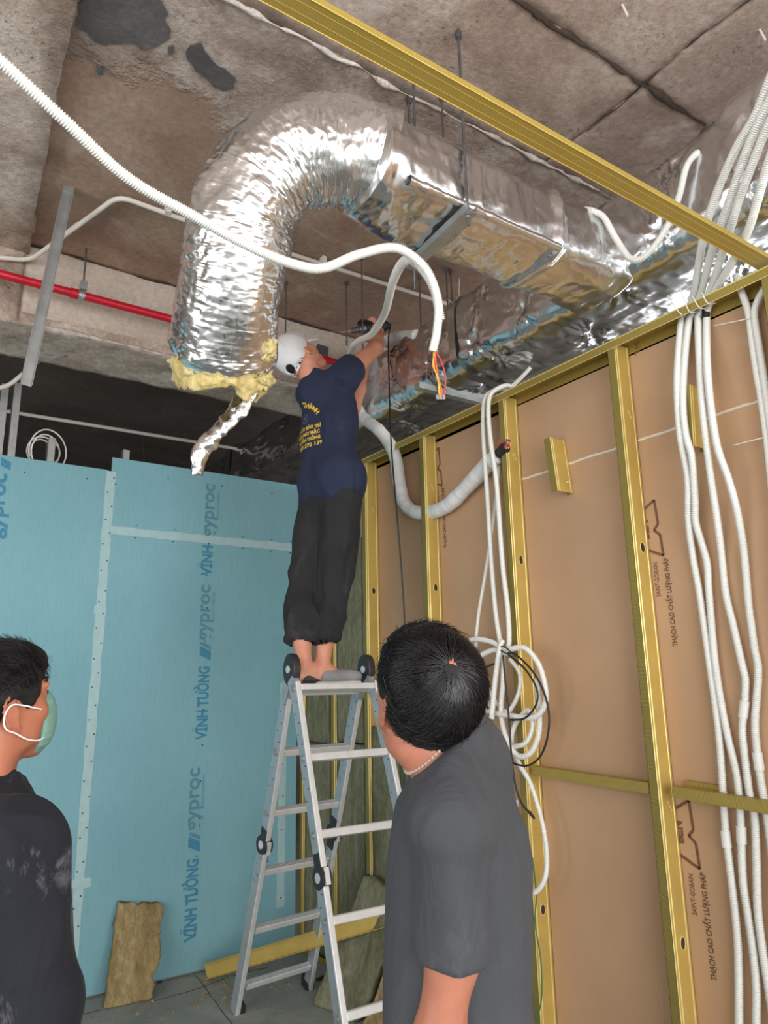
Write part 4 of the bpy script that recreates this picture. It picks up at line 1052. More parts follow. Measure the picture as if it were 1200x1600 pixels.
cn('thin white conduit rising behind the wrapped pipe to the coil top', [(783, 640, 2.37), (783, 692, 2.372), (777, 760, 2.36), (770, 820, 2.345), (758, 900, 2.30), (748, 960, 2.29), (744, 1018, 2.285), (756, 1055, 2.28), (768, 1085, 2.275), (790, 1112, 2.27), (803, 1100, 2.268), (812, 1075, 2.266), (811, 1050, 2.268), (797, 1030, 2.27)], .0095)
cn('white conduit end sticking straight down across the tied coil', [(786, 1000, 2.235), (781, 1012, 2.225), (774, 1060, 2.215), (768, 1123, 2.21)], .0125)
cn('white conduit ring at the left of the tied coil', [(788, 1016, 2.245), (768, 1003, 2.25), (740, 999, 2.262), (724, 1010, 2.275), (724, 1028, 2.28), (738, 1048, 2.278), (752, 1082, 2.27), (762, 1105, 2.265), (736, 1112, 2.262), (716, 1108, 2.26)], .0115)
cn('white conduit tail below the coil turning up in a U', [(800, 1168, 2.26), (822, 1160, 2.262), (832, 1135, 2.265), (826, 1110, 2.272), (806, 1130, 2.285), (800, 1160, 2.29), (812, 1195, 2.285), (829, 1225, 2.28), (846, 1280, 2.28), (854, 1330, 2.28), (852, 1370, 2.282), (838, 1393, 2.285), (824, 1392, 2.287), (818, 1372, 2.29), (812, 1320, 2.295), (806, 1250, 2.30)], .0105)
o = tube_obj('tie_cable', PX([(778, 1013), (786, 1010), (796, 1017), (794, 1022), (784, 1017), (778, 1013)], 2.222), .003, 'black_rubber', None, 8, .006); tag(o, 'black tie wrapped round the neck of the white conduit coil', 'cable tie')
o = tube_obj('black_cable', [onX(x, y, X) for x, y, X in ((780, 1034, 2.23), (755, 1045, 2.235), (748, 1056, 2.24), (757, 1090, 2.25), (768, 1125, 2.25), (776, 1160, 2.245), (795, 1188, 2.235), (825, 1196, 2.23), (848, 1175, 2.228), (858, 1130, 2.228), (852, 1088, 2.23), (833, 1050, 2.23), (806, 1023, 2.228), (794, 1022, 2.222), (820, 1045, 2.225), (838, 1075, 2.225), (838, 1100, 2.225), (820, 1122, 2.225), (795, 1125, 2.222))], .0042, 'black_rubber', None, 8, .012)
tag(o, 'black cable looped round the white conduit coil', 'cable')
o = tube_obj('black_cable', [onX(x, y, X) for x, y, X in ((786, 1024, 2.214), (790, 1070, 2.205), (795, 1120, 2.205), (799, 1180, 2.21), (805, 1225, 2.22), (815, 1255, 2.225), (828, 1270, 2.228))], .0042, 'black_rubber', None, 8, .012)
tag(o, 'black cable hanging straight down from the coil to a jack plug', 'cable')
MB().cyl(onX(827, 1269, 2.228), onX(835, 1279, 2.228), .0075, 10, .005).build('jack_plug', M['black_plastic'], o)
conduit('corrugated_conduit', 'short white conduit stub poking up behind the track', [onX(797, 606, 2.44), onX(808, 596, 2.45), onX(822, 582, 2.46), onX(829, 574, 2.47)], .0105)
o = tube_obj('thin_cable', PX([(832, 1340), (838, 1400), (836, 1440), (845, 1500), (846, 1560), (838, 1600), (836, 1660)], 2.305), .003, 'wire_green', None, 6, .02); tag(o, 'thin green cable hanging down the stud below the conduit tail', 'cable')
# white cable coiled over the head of a frame stud of the blue wall
t0 = onY(75, 700, YB + .1)
cp = []
for k, (rx, rz_) in enumerate(((.10, .13), (.075, .10), (.088, .085), (.06, .07))):
    for a in np.linspace(math.pi * 1.1, -math.pi * .9, 26): cp.append(t0 + np.array([rx * math.cos(a) - .01 * k, .006 * k + .012 * math.sin(a * 2), rz_ * math.sin(a) - .02]))
o = tube_obj('cable_coil', cp, .0045, 'white_pvc', None, 7, .012); tag(o, 'loose white cable coil hooked on a stud above the blue boards', 'cable')
# ------------------------------------------------------------------ folding aluminium ladder standing as an A-frame
HZ = 1.50
def fpt(side, z):        # front section; side 0 left, 1 right
    y = 2.853 - (1.52 - z) * .333
    return np.array([1.512 + .372 * side + (1.52 - z) * (-.006 + .012 * side), y, z])
rT = [onY(453, 1075, 2.985), None]
rTL = np.array([rT[0][0], 2.985, 1.50]); _q = onZ(383, 1543, .12); rBL = rTL + (_q - rTL) * (1.5 / (1.5 - .12))
def rpt(side, z):
    t = (1.50 - z) / 1.50
    return rTL * (1 - t) + rBL * t + np.array([.372, .045, 0]) * side
def build_ladder():
    L = thing('folding_ladder', 'aluminium folding multi-purpose ladder standing open on the dusty floor', 'ladder', (1.75, 3.0, 0))
    for nm, fn, flip in (('front', fpt, -1), ('rear', rpt, 1)):
        dn = fn(0, .2) - fn(0, 1.2); dn /= np.linalg.norm(dn)
        ax = fn(1, .8) - fn(0, .8); ax /= np.linalg.norm(ax)
        dep = np.cross(dn, ax); dep /= np.linalg.norm(dep)
        if dep[1] < 0: dep = -dep
        for s in (0, 1):
            zm = .82
            for z0, z1, off in ((zm + .03, 1.53, 0), (.005, zm - .03, .004)):
                a, b = fn(s, z0), fn(s, z1)
                if z0 < .1 and nm == 'rear': a = a + np.array([-.02, .0, 0]) * (1 - s)
                r = MB(); sg = -1 if s == 0 else 1
                o_ = ax * (sg * .012 + sg * off)
                r.bar(a + o_, b + o_, ax, .024, .058)
                rail = r.build('rail', M['alu'], L, bevel=.003)
                sd = MB().bar(a + o_ + ax * -.0125, b + o_ + ax * -.0125, dep, .050, .001); sd.build('rail_web', M['alu_side'], rail)
                hb = MB(); nb = 10 if z0 > .5 else 4
                for k in range(nb):
                    q = a + (b - a) * (.88 - .06 * k if z0 > .5 else .97 - .05 * k) + o_ - ax * .0135 + dep * (.012 if k % 2 else -.012)
                    hb.cyl(q - ax * .0008, q + ax * .0008, .0032, 6)
                tag(hb.build('rivet', M['black_plastic'], rail), kind='stuff')
            # folding joint half way up
            c = (fn(s, zm)); c = c + ax * (-.012 if s == 0 else .012)
            j = MB(); j.cyl(c - ax * .019, c + ax * .019, .042, 24); j.bar(c - dn * .085, c + dn * .085, ax, .030, .05)
            jo = j.build('folding_joint', M['black_plastic'], L, bevel=.003)
            MB().cyl(c - ax * .022, c + ax * .022, .018, 16).bar(c - dep * .036 - dn * .03, c - dep * .036 + dn * .03, ax, .02, .012).build('locking_pin', M['alu'], jo)
        zs = [1.50, 1.235, .96, .68, .40, .12] if nm == 'front' else [1.50, 1.235, .965, .69, .41, .13]
        for i, z in enumerate(zs):
            a, b = fn(0, z), fn(1, z)
            if nm == 'front' and i == 0: a[2] = b[2] = 1.508
            r = MB()
            r.bar(a, b, dep, .034 if i else .055, .030 if i else .026)
            rung = r.build('rung', M['alu'], L, bevel=.004)
            g = MB()
            for k in (-1, 0, 1): g.bar(a + np.cross(ax, dep) * (-.0155 if np.cross(ax, dep)[2] < 0 else .0155) + dep * .009 * k, b + np.cross(ax, dep) * (-.0155 if np.cross(ax, dep)[2] < 0 else .0155) + dep * .009 * k, dep, .004, .002)
            g.build('tread_ribs', M['alu_side'], rung)
            for p, sg in ((a, -1), (b, 1)):
                MB().cyl(p + ax * sg * .022, p + ax * sg * .030, .015, 16).cyl(p + ax * sg * .030, p + ax * sg * .034, .007, 10).build('rung_bolt', M['galv'], rung)
        for s in (0, 1):
            f = fn(s, .0) + ax * (-.014 if s == 0 else .014); f[2] = 0
            MB().obox(f + [0, 0, .025], ax * .018, dep * .036, np.array([0, 0, .025])).build('rubber_foot', M['black_plastic'], L, bevel=.004)
    # top joints: rounded black cheeks joining the two halves
    for s in (0, 1):
        c = (fpt(s, 1.50) + rpt(s, 1.50)) / 2; ax = fpt(1, 1.5) - fpt(0, 1.5); ax /= np.linalg.norm(ax)
        c = c + ax * (-.012 if s == 0 else .012)
        j = MB(); cc = c + np.array([0, 0, .088]); prof = []
        for t in np.linspace(0, 2 * np.pi, 28, endpoint=False): prof.append(cc + np.array([0, .052 * math.cos(t), .068 * math.sin(t)]) - ax * .018)
        j.prism(prof, ax * .036)
        jo = j.build('top_joint', M['black_plastic'], L, bevel=.006)
        MB().bar(cc + [0, 0, -.02], fpt(s, 1.46) + ax * (-.012 if s == 0 else .012), ax, .03, .05).bar(cc + [0, 0, -.02], rpt(s, 1.46) + ax * (-.012 if s == 0 else .012), ax, .03, .05).build('joint_arm', M['alu_side'], jo)
        MB().cyl(cc - ax * .022, cc + ax * .022, .016, 14).build('locking_pin', M['alu'], jo)
    return L
build_ladder()
# ------------------------------------------------------------------ loose things on the floor
def leaning_batt(name, label, corners, thick, seed, mats, nrm):
    """torn batt of mineral wool: corners bl, br, tr, tl; back pushed along nrm"""
    bl, br, tr_, tl = [np.array(c, float) for c in corners]; nu, nv = 34, 60
    a = np.linspace(0, 1, nu + 1)[:, None, None]; b = np.linspace(0, 1, nv + 1)[None, :, None]
    P = (bl * (1 - a) + br * a) * (1 - b) + (tl * (1 - a) + tr_ * a) * b
    P = P + np.array(nrm) * (fbm(P * 14, 4, seed) * .010)[..., None]
    e1 = br - bl; e1 /= np.linalg.norm(e1); e2 = tl - bl; e2 /= np.linalg.norm(e2)
    ragr = fbm(np.stack([b[0, :, 0] * 9, 0 * b[0, :, 0], 0 * b[0, :, 0] + seed], -1), 4, seed) * .016
    P[-1] += ragr[:, None] * e1; P[-2] += ragr[:, None] * e1 * .6; P[0] += ragr[::-1, None] * e1 * .35
    ragt = fbm(np.stack([a[:, 0, 0] * 7, 0 * a[:, 0, 0], 0 * a[:, 0, 0] + seed], -1), 3, seed + 2) * .008
    P[:, -1] += ragt[:, None] * e2
    V = P.reshape(-1, 3); n = len(V); Bk = V + np.array(nrm) * -thick + fbm(V * 20, 2, seed + 4)[:, None] * .006
    idx = lambda i, j: i * (nv + 1) + j
    F = []
    for i in range(nu):
        for j in range(nv):
            q = (idx(i, j), idx(i + 1, j), idx(i + 1, j + 1), idx(i, j + 1)); F.append(q); F.append(tuple(x + n for x in q[::-1]))
    rim = [idx(i, 0) for i in range(nu + 1)] + [idx(nu, j) for j in range(1, nv + 1)] + [idx(i, nv) for i in range(nu - 1, -1, -1)] + [idx(0, j) for j in range(nv - 1, 0, -1)]
    for k in range(len(rim)):
        u, v = rim[k], rim[(k + 1) % len(rim)]; F.append((v, u, u + n, v + n))
    V = np.vstack([V, Bk]); V[:, 2] = np.maximum(V[:, 2], .002)
    mb = MB(); mb.add(V, F, True); o = link(name, mb.mesh(name), mats); tag(o, label, 'insulation'); return o
b0, b1 = onZ(164, 1577, .003), onZ(243, 1566, .003); b1 = b1 + np.array([0, .05, 0])
t0_, t1_ = onY(186, 1411, YB - .055), onY(256, 1414, YB - .05)
leaning_batt('wool_batt', 'tan mineral wool offcut leaning against the blue boards', (b0, b1, t1_, t0_), .042, 101, M['wool_tan'], (0, -1, 0))
# torn batt by the stud wall, green face to the left and a torn tan edge
q = [onX(520, 1500, 2.16), onX(600, 1620, 2.16)]
leaning_batt('wool_batt', 'torn green mineral wool batt propped at the stud wall behind the ladder', ((2.0, 3.60, .003), (2.06, 3.30, .003), (2.262, 3.10, .52), (2.255, 3.52, .56)), .05, 103, M['wool_green'], (-.9, -.3, .1))
leaning_batt('wool_batt', 'torn tan slab of mineral wool with a crumbling edge beside the grey shirt', ((2.02, 3.20, .003), (2.09, 3.06, .003), (2.235, 2.98, .50), (2.215, 3.09, .47)), .055, 105, M['wool_tan'], (-.75, -.6, .15))
# gold channel lying across from the blue boards to the stud wall
a, b = onY(322, 1502, 4.27), onX(640, 1422, 2.28)
a[2] = .03
g = thing('loose_channel', 'dusty gold steel channel propped from the floor up against the stud wall', 'channel', tuple(a))
d = (b - a) / np.linalg.norm(b - a); up_ = np.array([0, 0, 1.0]) - d * d[2]; up_ /= np.linalg.norm(up_); sd = np.cross(d, up_)
MB().bar(a, b, up_, .072, .002).bar(a + up_ * .036 + sd * .017, b + up_ * .036 + sd * .017, up_, .002, .034).bar(a - up_ * .036 + sd * .017, b - up_ * .036 + sd * .017, up_, .002, .034).build('channel', M['gold'], g)
MB().cyl(a + up_ * .03 - sd * .001, b + up_ * .03 - sd * .001, .0022, 6).cyl(a - up_ * .03 - sd * .001, b - up_ * .03 - sd * .001, .0022, 6).build('pressed_rib', M['gold_rib'], g)
# crumbs of wool and plaster on the floor
def crumbs():
    mb = MB()
    for k in range(420):
        if k < 260: c = np.array([random.uniform(1.0, 2.2), random.uniform(3.2, 4.33), 0])
        else: c = np.array([random.gauss(1.9, .18), random.gauss(4.05, .14), 0])
        if c[1] > 4.33 or c[0] > 2.28: continue
        r = random.choice((.003, .004, .005, .008, .012)); n = 5; zz = r * random.uniform(.4, .9)
        A = [random.uniform(0, .6) + 2 * math.pi * i / n for i in range(n)]
        V = [c + np.array([r * math.cos(t) * random.uniform(.7, 1.5), r * math.sin(t) * random.uniform(.6, 1.2), .0005]) for t in A] + [c + np.array([0, 0, zz])]
        mb.add(V, [(i, (i + 1) % n, n) for i in range(n)])
    return mb.mesh('debris')
o = link('debris', crumbs(), M['wool_tan']); tag(o, 'scattered crumbs of wool and plaster on the floor', 'debris', kind='stuff')
def chips():
    mb = MB()
    for (px, py, r) in ((498, 1530, .02), (505, 1527, .014), (580, 1532, .012), (250, 1535, .012)):
        c = onZ(px, py, .004); A = np.linspace(0, 2 * np.pi, 7)[:-1]
        mb.prism([(c[0] + r * math.cos(t) * random.uniform(.7, 1.3), c[1] + r * .6 * math.sin(t), .003) for t in A], (0, 0, .008))
    return mb.mesh('chips')
# lines scored in the screed
fo_ = bpy.data.objects['floor']
for L in (((304, 1524), (325, 1550), (350, 1584), (372, 1615)), ((236, 1566), (300, 1548), (365, 1524), (420, 1512)), ((112, 1590), (160, 1578))):
    P_ = spline([onZ(x, y, .0) for x, y in L], .02); P_[:, :2] += np.stack([fbm(P_ * 9, 2, 5), fbm(P_ * 9, 2, 6)], -1) * .004
    V_, q_ = sweep(P_, .0022, 5); link('scored_line', mesh_np('scored_line', V_, q_), M['crack'], fo_)
o = link('debris', chips(), M['black_plastic']); tag(o, 'few dark chips lying along the foot of the blue boards', 'debris', kind='stuff')
# ------------------------------------------------------------------ organic shapes: signed distance volumes blended and meshed (surface nets)
class Vol:
    def __init__(s, lo, hi, res):
        s.lo = np.array(lo, float); s.res = res
        s.n = np.ceil((np.array(hi) - s.lo) / res).astype(int) + 1
        s.a = np.full(s.n, 1.0, np.float32)
    def win(s, lo, hi, pad):
        i0 = np.clip(np.floor((np.array(lo) - pad - s.lo) / s.res).astype(int), 0, s.n - 1)
        i1 = np.clip(np.ceil((np.array(hi) + pad - s.lo) / s.res).astype(int) + 1, 1, s.n)
        sl = tuple(slice(a, b) for a, b in zip(i0, i1))
        g = [(np.arange(a, b) * s.res + o).astype(np.float32) for a, b, o in zip(i0, i1, s.lo)]
        return sl, g[0][:, None, None], g[1][None, :, None], g[2][None, None, :]
    def _add(s, sl, d, k):
        a = s.a[sl]
        if k > 0:
            h = np.maximum(k - np.abs(a - d), 0) / k; s.a[sl] = np.minimum(a, d) - h * h * k * .25
        else: s.a[sl] = np.minimum(a, d)
    def _sub(s, sl, d, k):
        a = s.a[sl]; d = -d
        if k > 0:
            h = np.maximum(k - np.abs(a - d), 0) / k; s.a[sl] = np.maximum(a, d) + h * h * k * .25
        else: s.a[sl] = np.maximum(a, d)
    def cap(s, p, q, r0, r1, k=.02, sub=False, flat=None):
        """tapered capsule; flat = (direction, factor) squashes the section along that direction"""
        p = np.array(p, float); q = np.array(q, float); R = max(r0, r1)
        sl, X, Y, Z = s.win(np.minimum(p, q) - R, np.maximum(p, q) + R, k + .03)
        d = q - p; L = d @ d + 1e-12
        ex, ey, ez = X - p[0], Y - p[1], Z - p[2]
        t = np.clip((ex * d[0] + ey * d[1] + ez * d[2]) / L, 0, 1)
        ux, uy, uz = ex - t * d[0], ey - t * d[1], ez - t * d[2]
        if flat is not None:
            f = np.array(flat[0], float); f /= np.linalg.norm(f); w = ux * f[0] + uy * f[1] + uz * f[2]; c = 1 / flat[1] - 1
            ux, uy, uz = ux + c * w * f[0], uy + c * w * f[1], uz + c * w * f[2]
        D = np.sqrt(ux * ux + uy * uy + uz * uz) - (r0 + (r1 - r0) * t)
        (s._sub if sub else s._add)(sl, D, k); return s
    def ell(s, c, r, B=None, k=.02, sub=False):
        """ellipsoid; B = 3x3, rows are its axes"""
        c = np.array(c, float); r = np.array(r, float); R = r.max()
        sl, X, Y, Z = s.win(c - R, c + R, k + .03)
        ex, ey, ez = X - c[0], Y - c[1], Z - c[2]
        if B is not None:
            B = np.array(B, float); ex, ey, ez = (B[i, 0] * ex + B[i, 1] * ey + B[i, 2] * ez for i in range(3))
        k0 = np.sqrt((ex / r[0]) ** 2 + (ey / r[1]) ** 2 + (ez / r[2]) ** 2)
        k1 = np.sqrt((ex / r[0] ** 2) ** 2 + (ey / r[1] ** 2) ** 2 + (ez / r[2] ** 2) ** 2) + 1e-9
        D = k0 * (k0 - 1) / k1
        (s._sub if sub else s._add)(sl, D, k); return s
    def cut(s, p, n, lo=None, hi=None, k=0.0):
        """remove what lies on the n side of the plane, inside the window"""
        p = np.array(p, float); n = np.array(n, float); n /= np.linalg.norm(n)
        lo = s.lo if lo is None else lo; hi = s.lo + s.n * s.res if hi is None else hi
        sl, X, Y, Z = s.win(lo, hi, 0)
        D = (X - p[0]) * n[0] + (Y - p[1]) * n[1] + (Z - p[2]) * n[2]
        s._sub(sl, -D, k); return s
    def twin(s):
        return Vol(s.lo, s.lo + (s.n - 1) * s.res - 1e-6, s.res)
    def union(s, o, k=.02):
        n = np.minimum(s.n, o.n); sl = tuple(slice(0, m) for m in n); s._add(sl, o.a[sl], k); return s
    def mesh(s, name, disp=None, it=1):
        A = s.a.copy()
        A[0] = A[-1] = 1; A[:, 0] = A[:, -1] = 1; A[:, :, 0] = A[:, :, -1] = 1
        S = A < 0
        nx, ny, nz = A.shape
        cnt = np.zeros((nx - 1, ny - 1, nz - 1), np.uint8)
        for i in (0, 1):
            for j in (0, 1):
                for k in (0, 1): cnt += S[i:nx - 1 + i, j:ny - 1 + j, k:nz - 1 + k]
        act = np.argwhere((cnt > 0) & (cnt < 8))
        idx = np.full(cnt.shape, -1, np.int32); idx[tuple(act.T)] = np.arange(len(act))
        acc = np.zeros((len(act), 3)); num = np.zeros(len(act))
        cor = [(i, j, k) for i in (0, 1) for j in (0, 1) for k in (0, 1)]
        val = {c: A[act[:, 0] + c[0], act[:, 1] + c[1], act[:, 2] + c[2]] for c in cor}
        for c in cor:
            for ax in range(3):
                if c[ax]: continue
                e = list(c); e[ax] = 1; e = tuple(e)
                a, b = val[c], val[e]; m = (a < 0) != (b < 0)
                t = np.where(m, a / np.where(m, a - b, 1), 0)
                p = np.repeat(np.array(c, float)[None], len(act), 0); p[:, ax] = t
                acc[m] += p[m]; num[m] += 1
        V = s.lo + (act + acc / num[:, None]) * s.res
        F = []
        for ax in range(3):
            o1, o2 = [(1, 2), (2, 0), (0, 1)][ax]
            sl0 = [slice(None)] * 3; sl1 = [slice(None)] * 3; sl0[ax] = slice(0, -1); sl1[ax] = slice(1, None)
            m = S[tuple(sl0)] != S[tuple(sl1)]
            E = np.argwhere(m)
            ok = (E[:, o1] > 0) & (E[:, o2] > 0) & (E[:, o1] < s.n[o1] - 1) & (E[:, o2] < s.n[o2] - 1); E = E[ok]
            def cell(a, b):
                q = E.copy(); q[:, o1] -= a; q[:, o2] -= b; return idx[q[:, 0], q[:, 1], q[:, 2]]
            Q = np.stack([cell(1, 1), cell(0, 1), cell(0, 0), cell(1, 0)], -1)
            fl = S[E[:, 0], E[:, 1], E[:, 2]]
            Q[~fl] = Q[~fl][:, ::-1]; F.append(Q)
        F = np.vstack(F); F = F[(F >= 0).all(1)]
        for _ in range(it):                           # relax
            acc = np.zeros_like(V); num = np.zeros(len(V))
            for a in range(4):
                for b in ((a + 1) % 4, (a + 3) % 4):
                    np.add.at(acc, F[:, a], V[F[:, b]]); np.add.at(num, F[:, a], 1)
            V = .5 * V + .5 * acc / np.maximum(num, 1)[:, None]
        if disp is not None:
            n = np.cross(V[F[:, 2]] - V[F[:, 0]], V[F[:, 3]] - V[F[:, 1]])
            N = np.zeros_like(V)
            for a in range(4): np.add.at(N, F[:, a], n)
            N /= np.linalg.norm(N, axis=1)[:, None] + 1e-12
            V = V + N * disp(V)[:, None]
        return mesh_np(name, V, F)
class Frame:
    """anatomical frame: metres forward, to the left, up from an origin"""
    def __init__(s, o, f, u=(0, 0, 1)):
        s.o = np.array(o, float); s.f = np.array(f, float); s.f /= np.linalg.norm(s.f)
        u = np.array(u, float); s.l = np.cross(u, s.f); s.l /= np.linalg.norm(s.l); s.u = np.cross(s.f, s.l)
        s.B = np.array([s.f, s.l, s.u])
    def __call__(s, f, l, u): return s.o + s.f * f + s.l * l + s.u * u
def head_sdf(v, h, sc=1.0, k=.018, ears=(1, 1), neck=None):
    """head with its centre between the ears; h = Frame (face looks along f, crown along u)"""
    B = h.B; e = lambda c, r, kk=k, sub=False, BB=None: v.ell(h(*[x * sc for x in c]), [x * sc for x in r], B if BB is None else BB, kk * sc, sub)
    e((-.008, 0, .045), (.098, .077, .088))                # cranium
    e((.030, 0, .010), (.070, .066, .080))                 # face mass
    e((.052, 0, -.062), (.042, .046, .044), .03)           # jaw
    e((.078, 0, -.092), (.020, .024, .018), .02)           # chin
    for s_ in (1, -1):
        e((.010, s_ * .048, -.050), (.050, .018, .034), .025)   # jaw angle
        e((.066, s_ * .040, -.012), (.026, .024, .022), .02)    # cheekbone
        e((.090, s_ * .030, .040), (.012, .028, .010), .014)    # brow
        e((.100, s_ * .031, .022), (.016, .019, .012), .012, True)   # eye socket
        e((.088, s_ * .031, .021), (.0125, .0135, .0115), .004)      # eyeball with lids
        e((.108, s_ * .013, -.024), (.011, .010, .009), .008)        # nostril wing
    v.cap(h(.098 * sc, 0, .030 * sc), h(.120 * sc, 0, -.018 * sc), .008 * sc, .0125 * sc, .010 * sc)      # nose
    e((.100, 0, -.052), (.014, .026, .007), .008); e((.099, 0, -.064), (.013, .022, .008), .008)          # lips
    e((.106, 0, -.058), (.012, .024, .0016), .002, True)                                                  # mouth line
    for s_, on in ((1, ears[0]), (-1, ears[1])):
        if not on: continue
        v.ell(h(-.012, s_ * .080, -.002), np.array([.018, .010, .031]), B, .008)
        pr = None
        for a_ in np.linspace(-.6, 3.9, 12):             # helix rim, flared away from the head
            q = h(-.014 - .019 * math.sin(a_) , s_ * (.086 + .007 * max(0, math.sin(a_))), .002 + .031 * math.cos(a_))
            if pr is not None: v.cap(pr, q, .0046, .0046, .004)
            pr = q
        v.ell(h(-.008, s_ * .094, .002), np.array([.011, .008, .017]), B, .004, True)
        v.ell(h(.000, s_ * .082, -.034), np.array([.009, .006, .010]), B, .006)
        v.ell(h(.006, s_ * .082, -.004), np.array([.005, .005, .009]), B, .004)
def hand_sdf(v, wrist, d, palm_n, side, curl=.6, sc=1.0, thumb_out=.6, spread=.1):
    """palm and five fingers. d = wrist to knuckles, palm_n = the way the palm faces, side = +1 when the thumb is on d x palm_n"""
    d = np.array(d, float); d /= np.linalg.norm(d); n = np.array(palm_n, float); n -= d * (n @ d); n /= np.linalg.norm(n)
    a = np.cross(d, n) * side
    L = .088 * sc
    for t in (-.026, -.009, .009, .026):
        v.cap(wrist + a * t * .75 * sc, wrist + d * L + a * t * sc, .0135 * sc, .0115 * sc, .012)
    for i, (t, ln) in enumerate(((.029, .076), (.010, .086), (-.010, .079), (-.028, .062))):
        p = wrist + d * L + a * t * sc
        ang = 0.; dirv = d + a * (t / .03) * spread
        cu = curl * (1 + .12 * i)
        for seg, fr in enumerate((.46, .30, .24)):
            ang += cu * (.75, 1.0, .7)[seg]
            dd = math.cos(ang) * dirv / np.linalg.norm(dirv) + math.sin(ang) * n
            q = p + dd * ln * fr * sc
            v.cap(p, q, (.0088, .0082, .0074)[seg] * sc, (.0082, .0074, .0066)[seg] * sc, .003); p = q
    p = wrist + d * .022 * sc + a * .024 * sc
    q = p + (d * .55 + a * thumb_out + n * .35) / np.linalg.norm(d * .55 + a * thumb_out + n * .35) * .044 * sc
    v.cap(p, q, .0145 * sc, .0105 * sc, .012)
    r_ = q + (d * .8 + a * .1 + n * .5) / np.linalg.norm(d * .8 + a * .1 + n * .5) * .032 * sc
    v.cap(q, r_, .0100 * sc, .0090 * sc, .004)
    t_ = r_ + (d * .7 - a * .2 + n * .7) / np.linalg.norm(d * .7 - a * .2 + n * .7) * .026 * sc
    v.cap(r_, t_, .0090 * sc, .0074 * sc, .003)
def folds(amp, seed, sc=(5, 5, 2.4), fine=.3):
    """cloth creases: long soft ridges plus smaller ones"""
    s3 = np.array(sc, float)
    def f(V):
        w_ = fbm(V * 3.0, 2, seed + 7)[:, None] * .35
        a = 1 - 2 * np.abs(noise(V * s3 + w_, seed)); b = 1 - 2 * np.abs(noise(V * s3 * 2.6 + w_, seed + 2))
        return amp * (.8 * np.sign(a) * np.abs(a) ** .8 + fine * b)
    return f
def strands(name, roots, dirs, length, mat, parent, lift=.25, wid=.0009, seg=6, grav=.35, center=None, rad=None, jit=.25, seed=0, r_len=.35, avoid=None):
    """hair: thin three-sided strands growing over an ellipsoidal scalp"""
    r = np.random.default_rng(seed); n = len(roots)
    P = roots.copy(); D = dirs / np.linalg.norm(dirs, axis=1)[:, None]
    L = length * (1 - r_len / 2 + r_len * r.random(n)); V = []; D = D + r.normal(0, jit, D.shape); D /= np.linalg.norm(D, axis=1)[:, None]
    pts = [P.copy()]
    for k in range(seg):
        D = D + np.array([0, 0, -grav])[None] * (k / seg) * .5 + r.normal(0, jit * .15, D.shape)
        if center is not None:
            nrm = (P - center) / rad ** 2; nrm /= np.linalg.norm(nrm, axis=1)[:, None]
            c = np.einsum('ij,ij->i', D, nrm); D = D - nrm * (c - lift * (1 - .6 * k / seg))[:, None]
        D /= np.linalg.norm(D, axis=1)[:, None]
        P = P + D * (L / seg)[:, None]; pts.append(P.copy())
    pts = np.array(pts)                                           # seg+1, n, 3
    if avoid is not None:
        ok = ~np.array([avoid(p) for p in pts]).any(0); pts = pts[:, ok]; roots = roots[ok]; n = len(roots)
    side = np.cross(pts[1] - pts[0], roots - (center if center is not None else roots.mean(0))); side /= np.linalg.norm(side, axis=1)[:, None] + 1e-9
    out = roots - (center if center is not None else roots.mean(0)); out /= np.linalg.norm(out, axis=1)[:, None] + 1e-9
    m = seg + 1; W = wid * np.linspace(1, .25, m)
    A = pts + side[None] * W[:, None, None]; Bv = pts - side[None] * W[:, None, None]; Cv = pts + out[None] * (W * .8)[:, None, None]
    V = np.stack([A, Bv, Cv], 2).transpose(1, 0, 2, 3).reshape(-1, 3)     # n, m, 3
    base = (np.arange(n) * m * 3)[:, None, None]; k = (np.arange(seg) * 3)[None, :, None]
    F = []
    for a, b in ((0, 1), (1, 2), (2, 0)):
        F.append(np.concatenate([base + k + a, base + k + b, base + k + 3 + b, base + k + 3 + a], -1).reshape(-1, 4))
    o = link(name, mesh_np(name, V, np.vstack(F)), mat, parent); tag(o, kind='stuff'); return o
# ------------------------------------------------------------------ people
def unit(v): v = np.array(v, float); return v / np.linalg.norm(v)
UP = np.array([0, 0, 1.0])
def scalp(h, n, seed, lo, radii, off=(-.008, 0, .045), face=.055):
    """random roots on the cranium; lo(f,l,u) says where hair grows"""
    r = np.random.default_rng(seed); P = r.normal(size=(n * 3, 3)); P /= np.linalg.norm(P, axis=1)[:, None]
    Q = P * np.array(radii) + np.array(off)
    ok = np.array([lo(*q) for q in Q]); Q = Q[ok][:n]
    return Q, h.o + Q @ h.B
def ear_zone(h, f1=.050):
    def z(P):
        q = (P - h.o) @ h.B.T
        return ((np.abs(q[:, 1]) > .055) & (q[:, 0] > -.036) & (q[:, 0] < f1) & (q[:, 2] < .036) & (q[:, 2] > -.06)) | ((q[:, 0] > .04) & (q[:, 2] < .045))
    return z
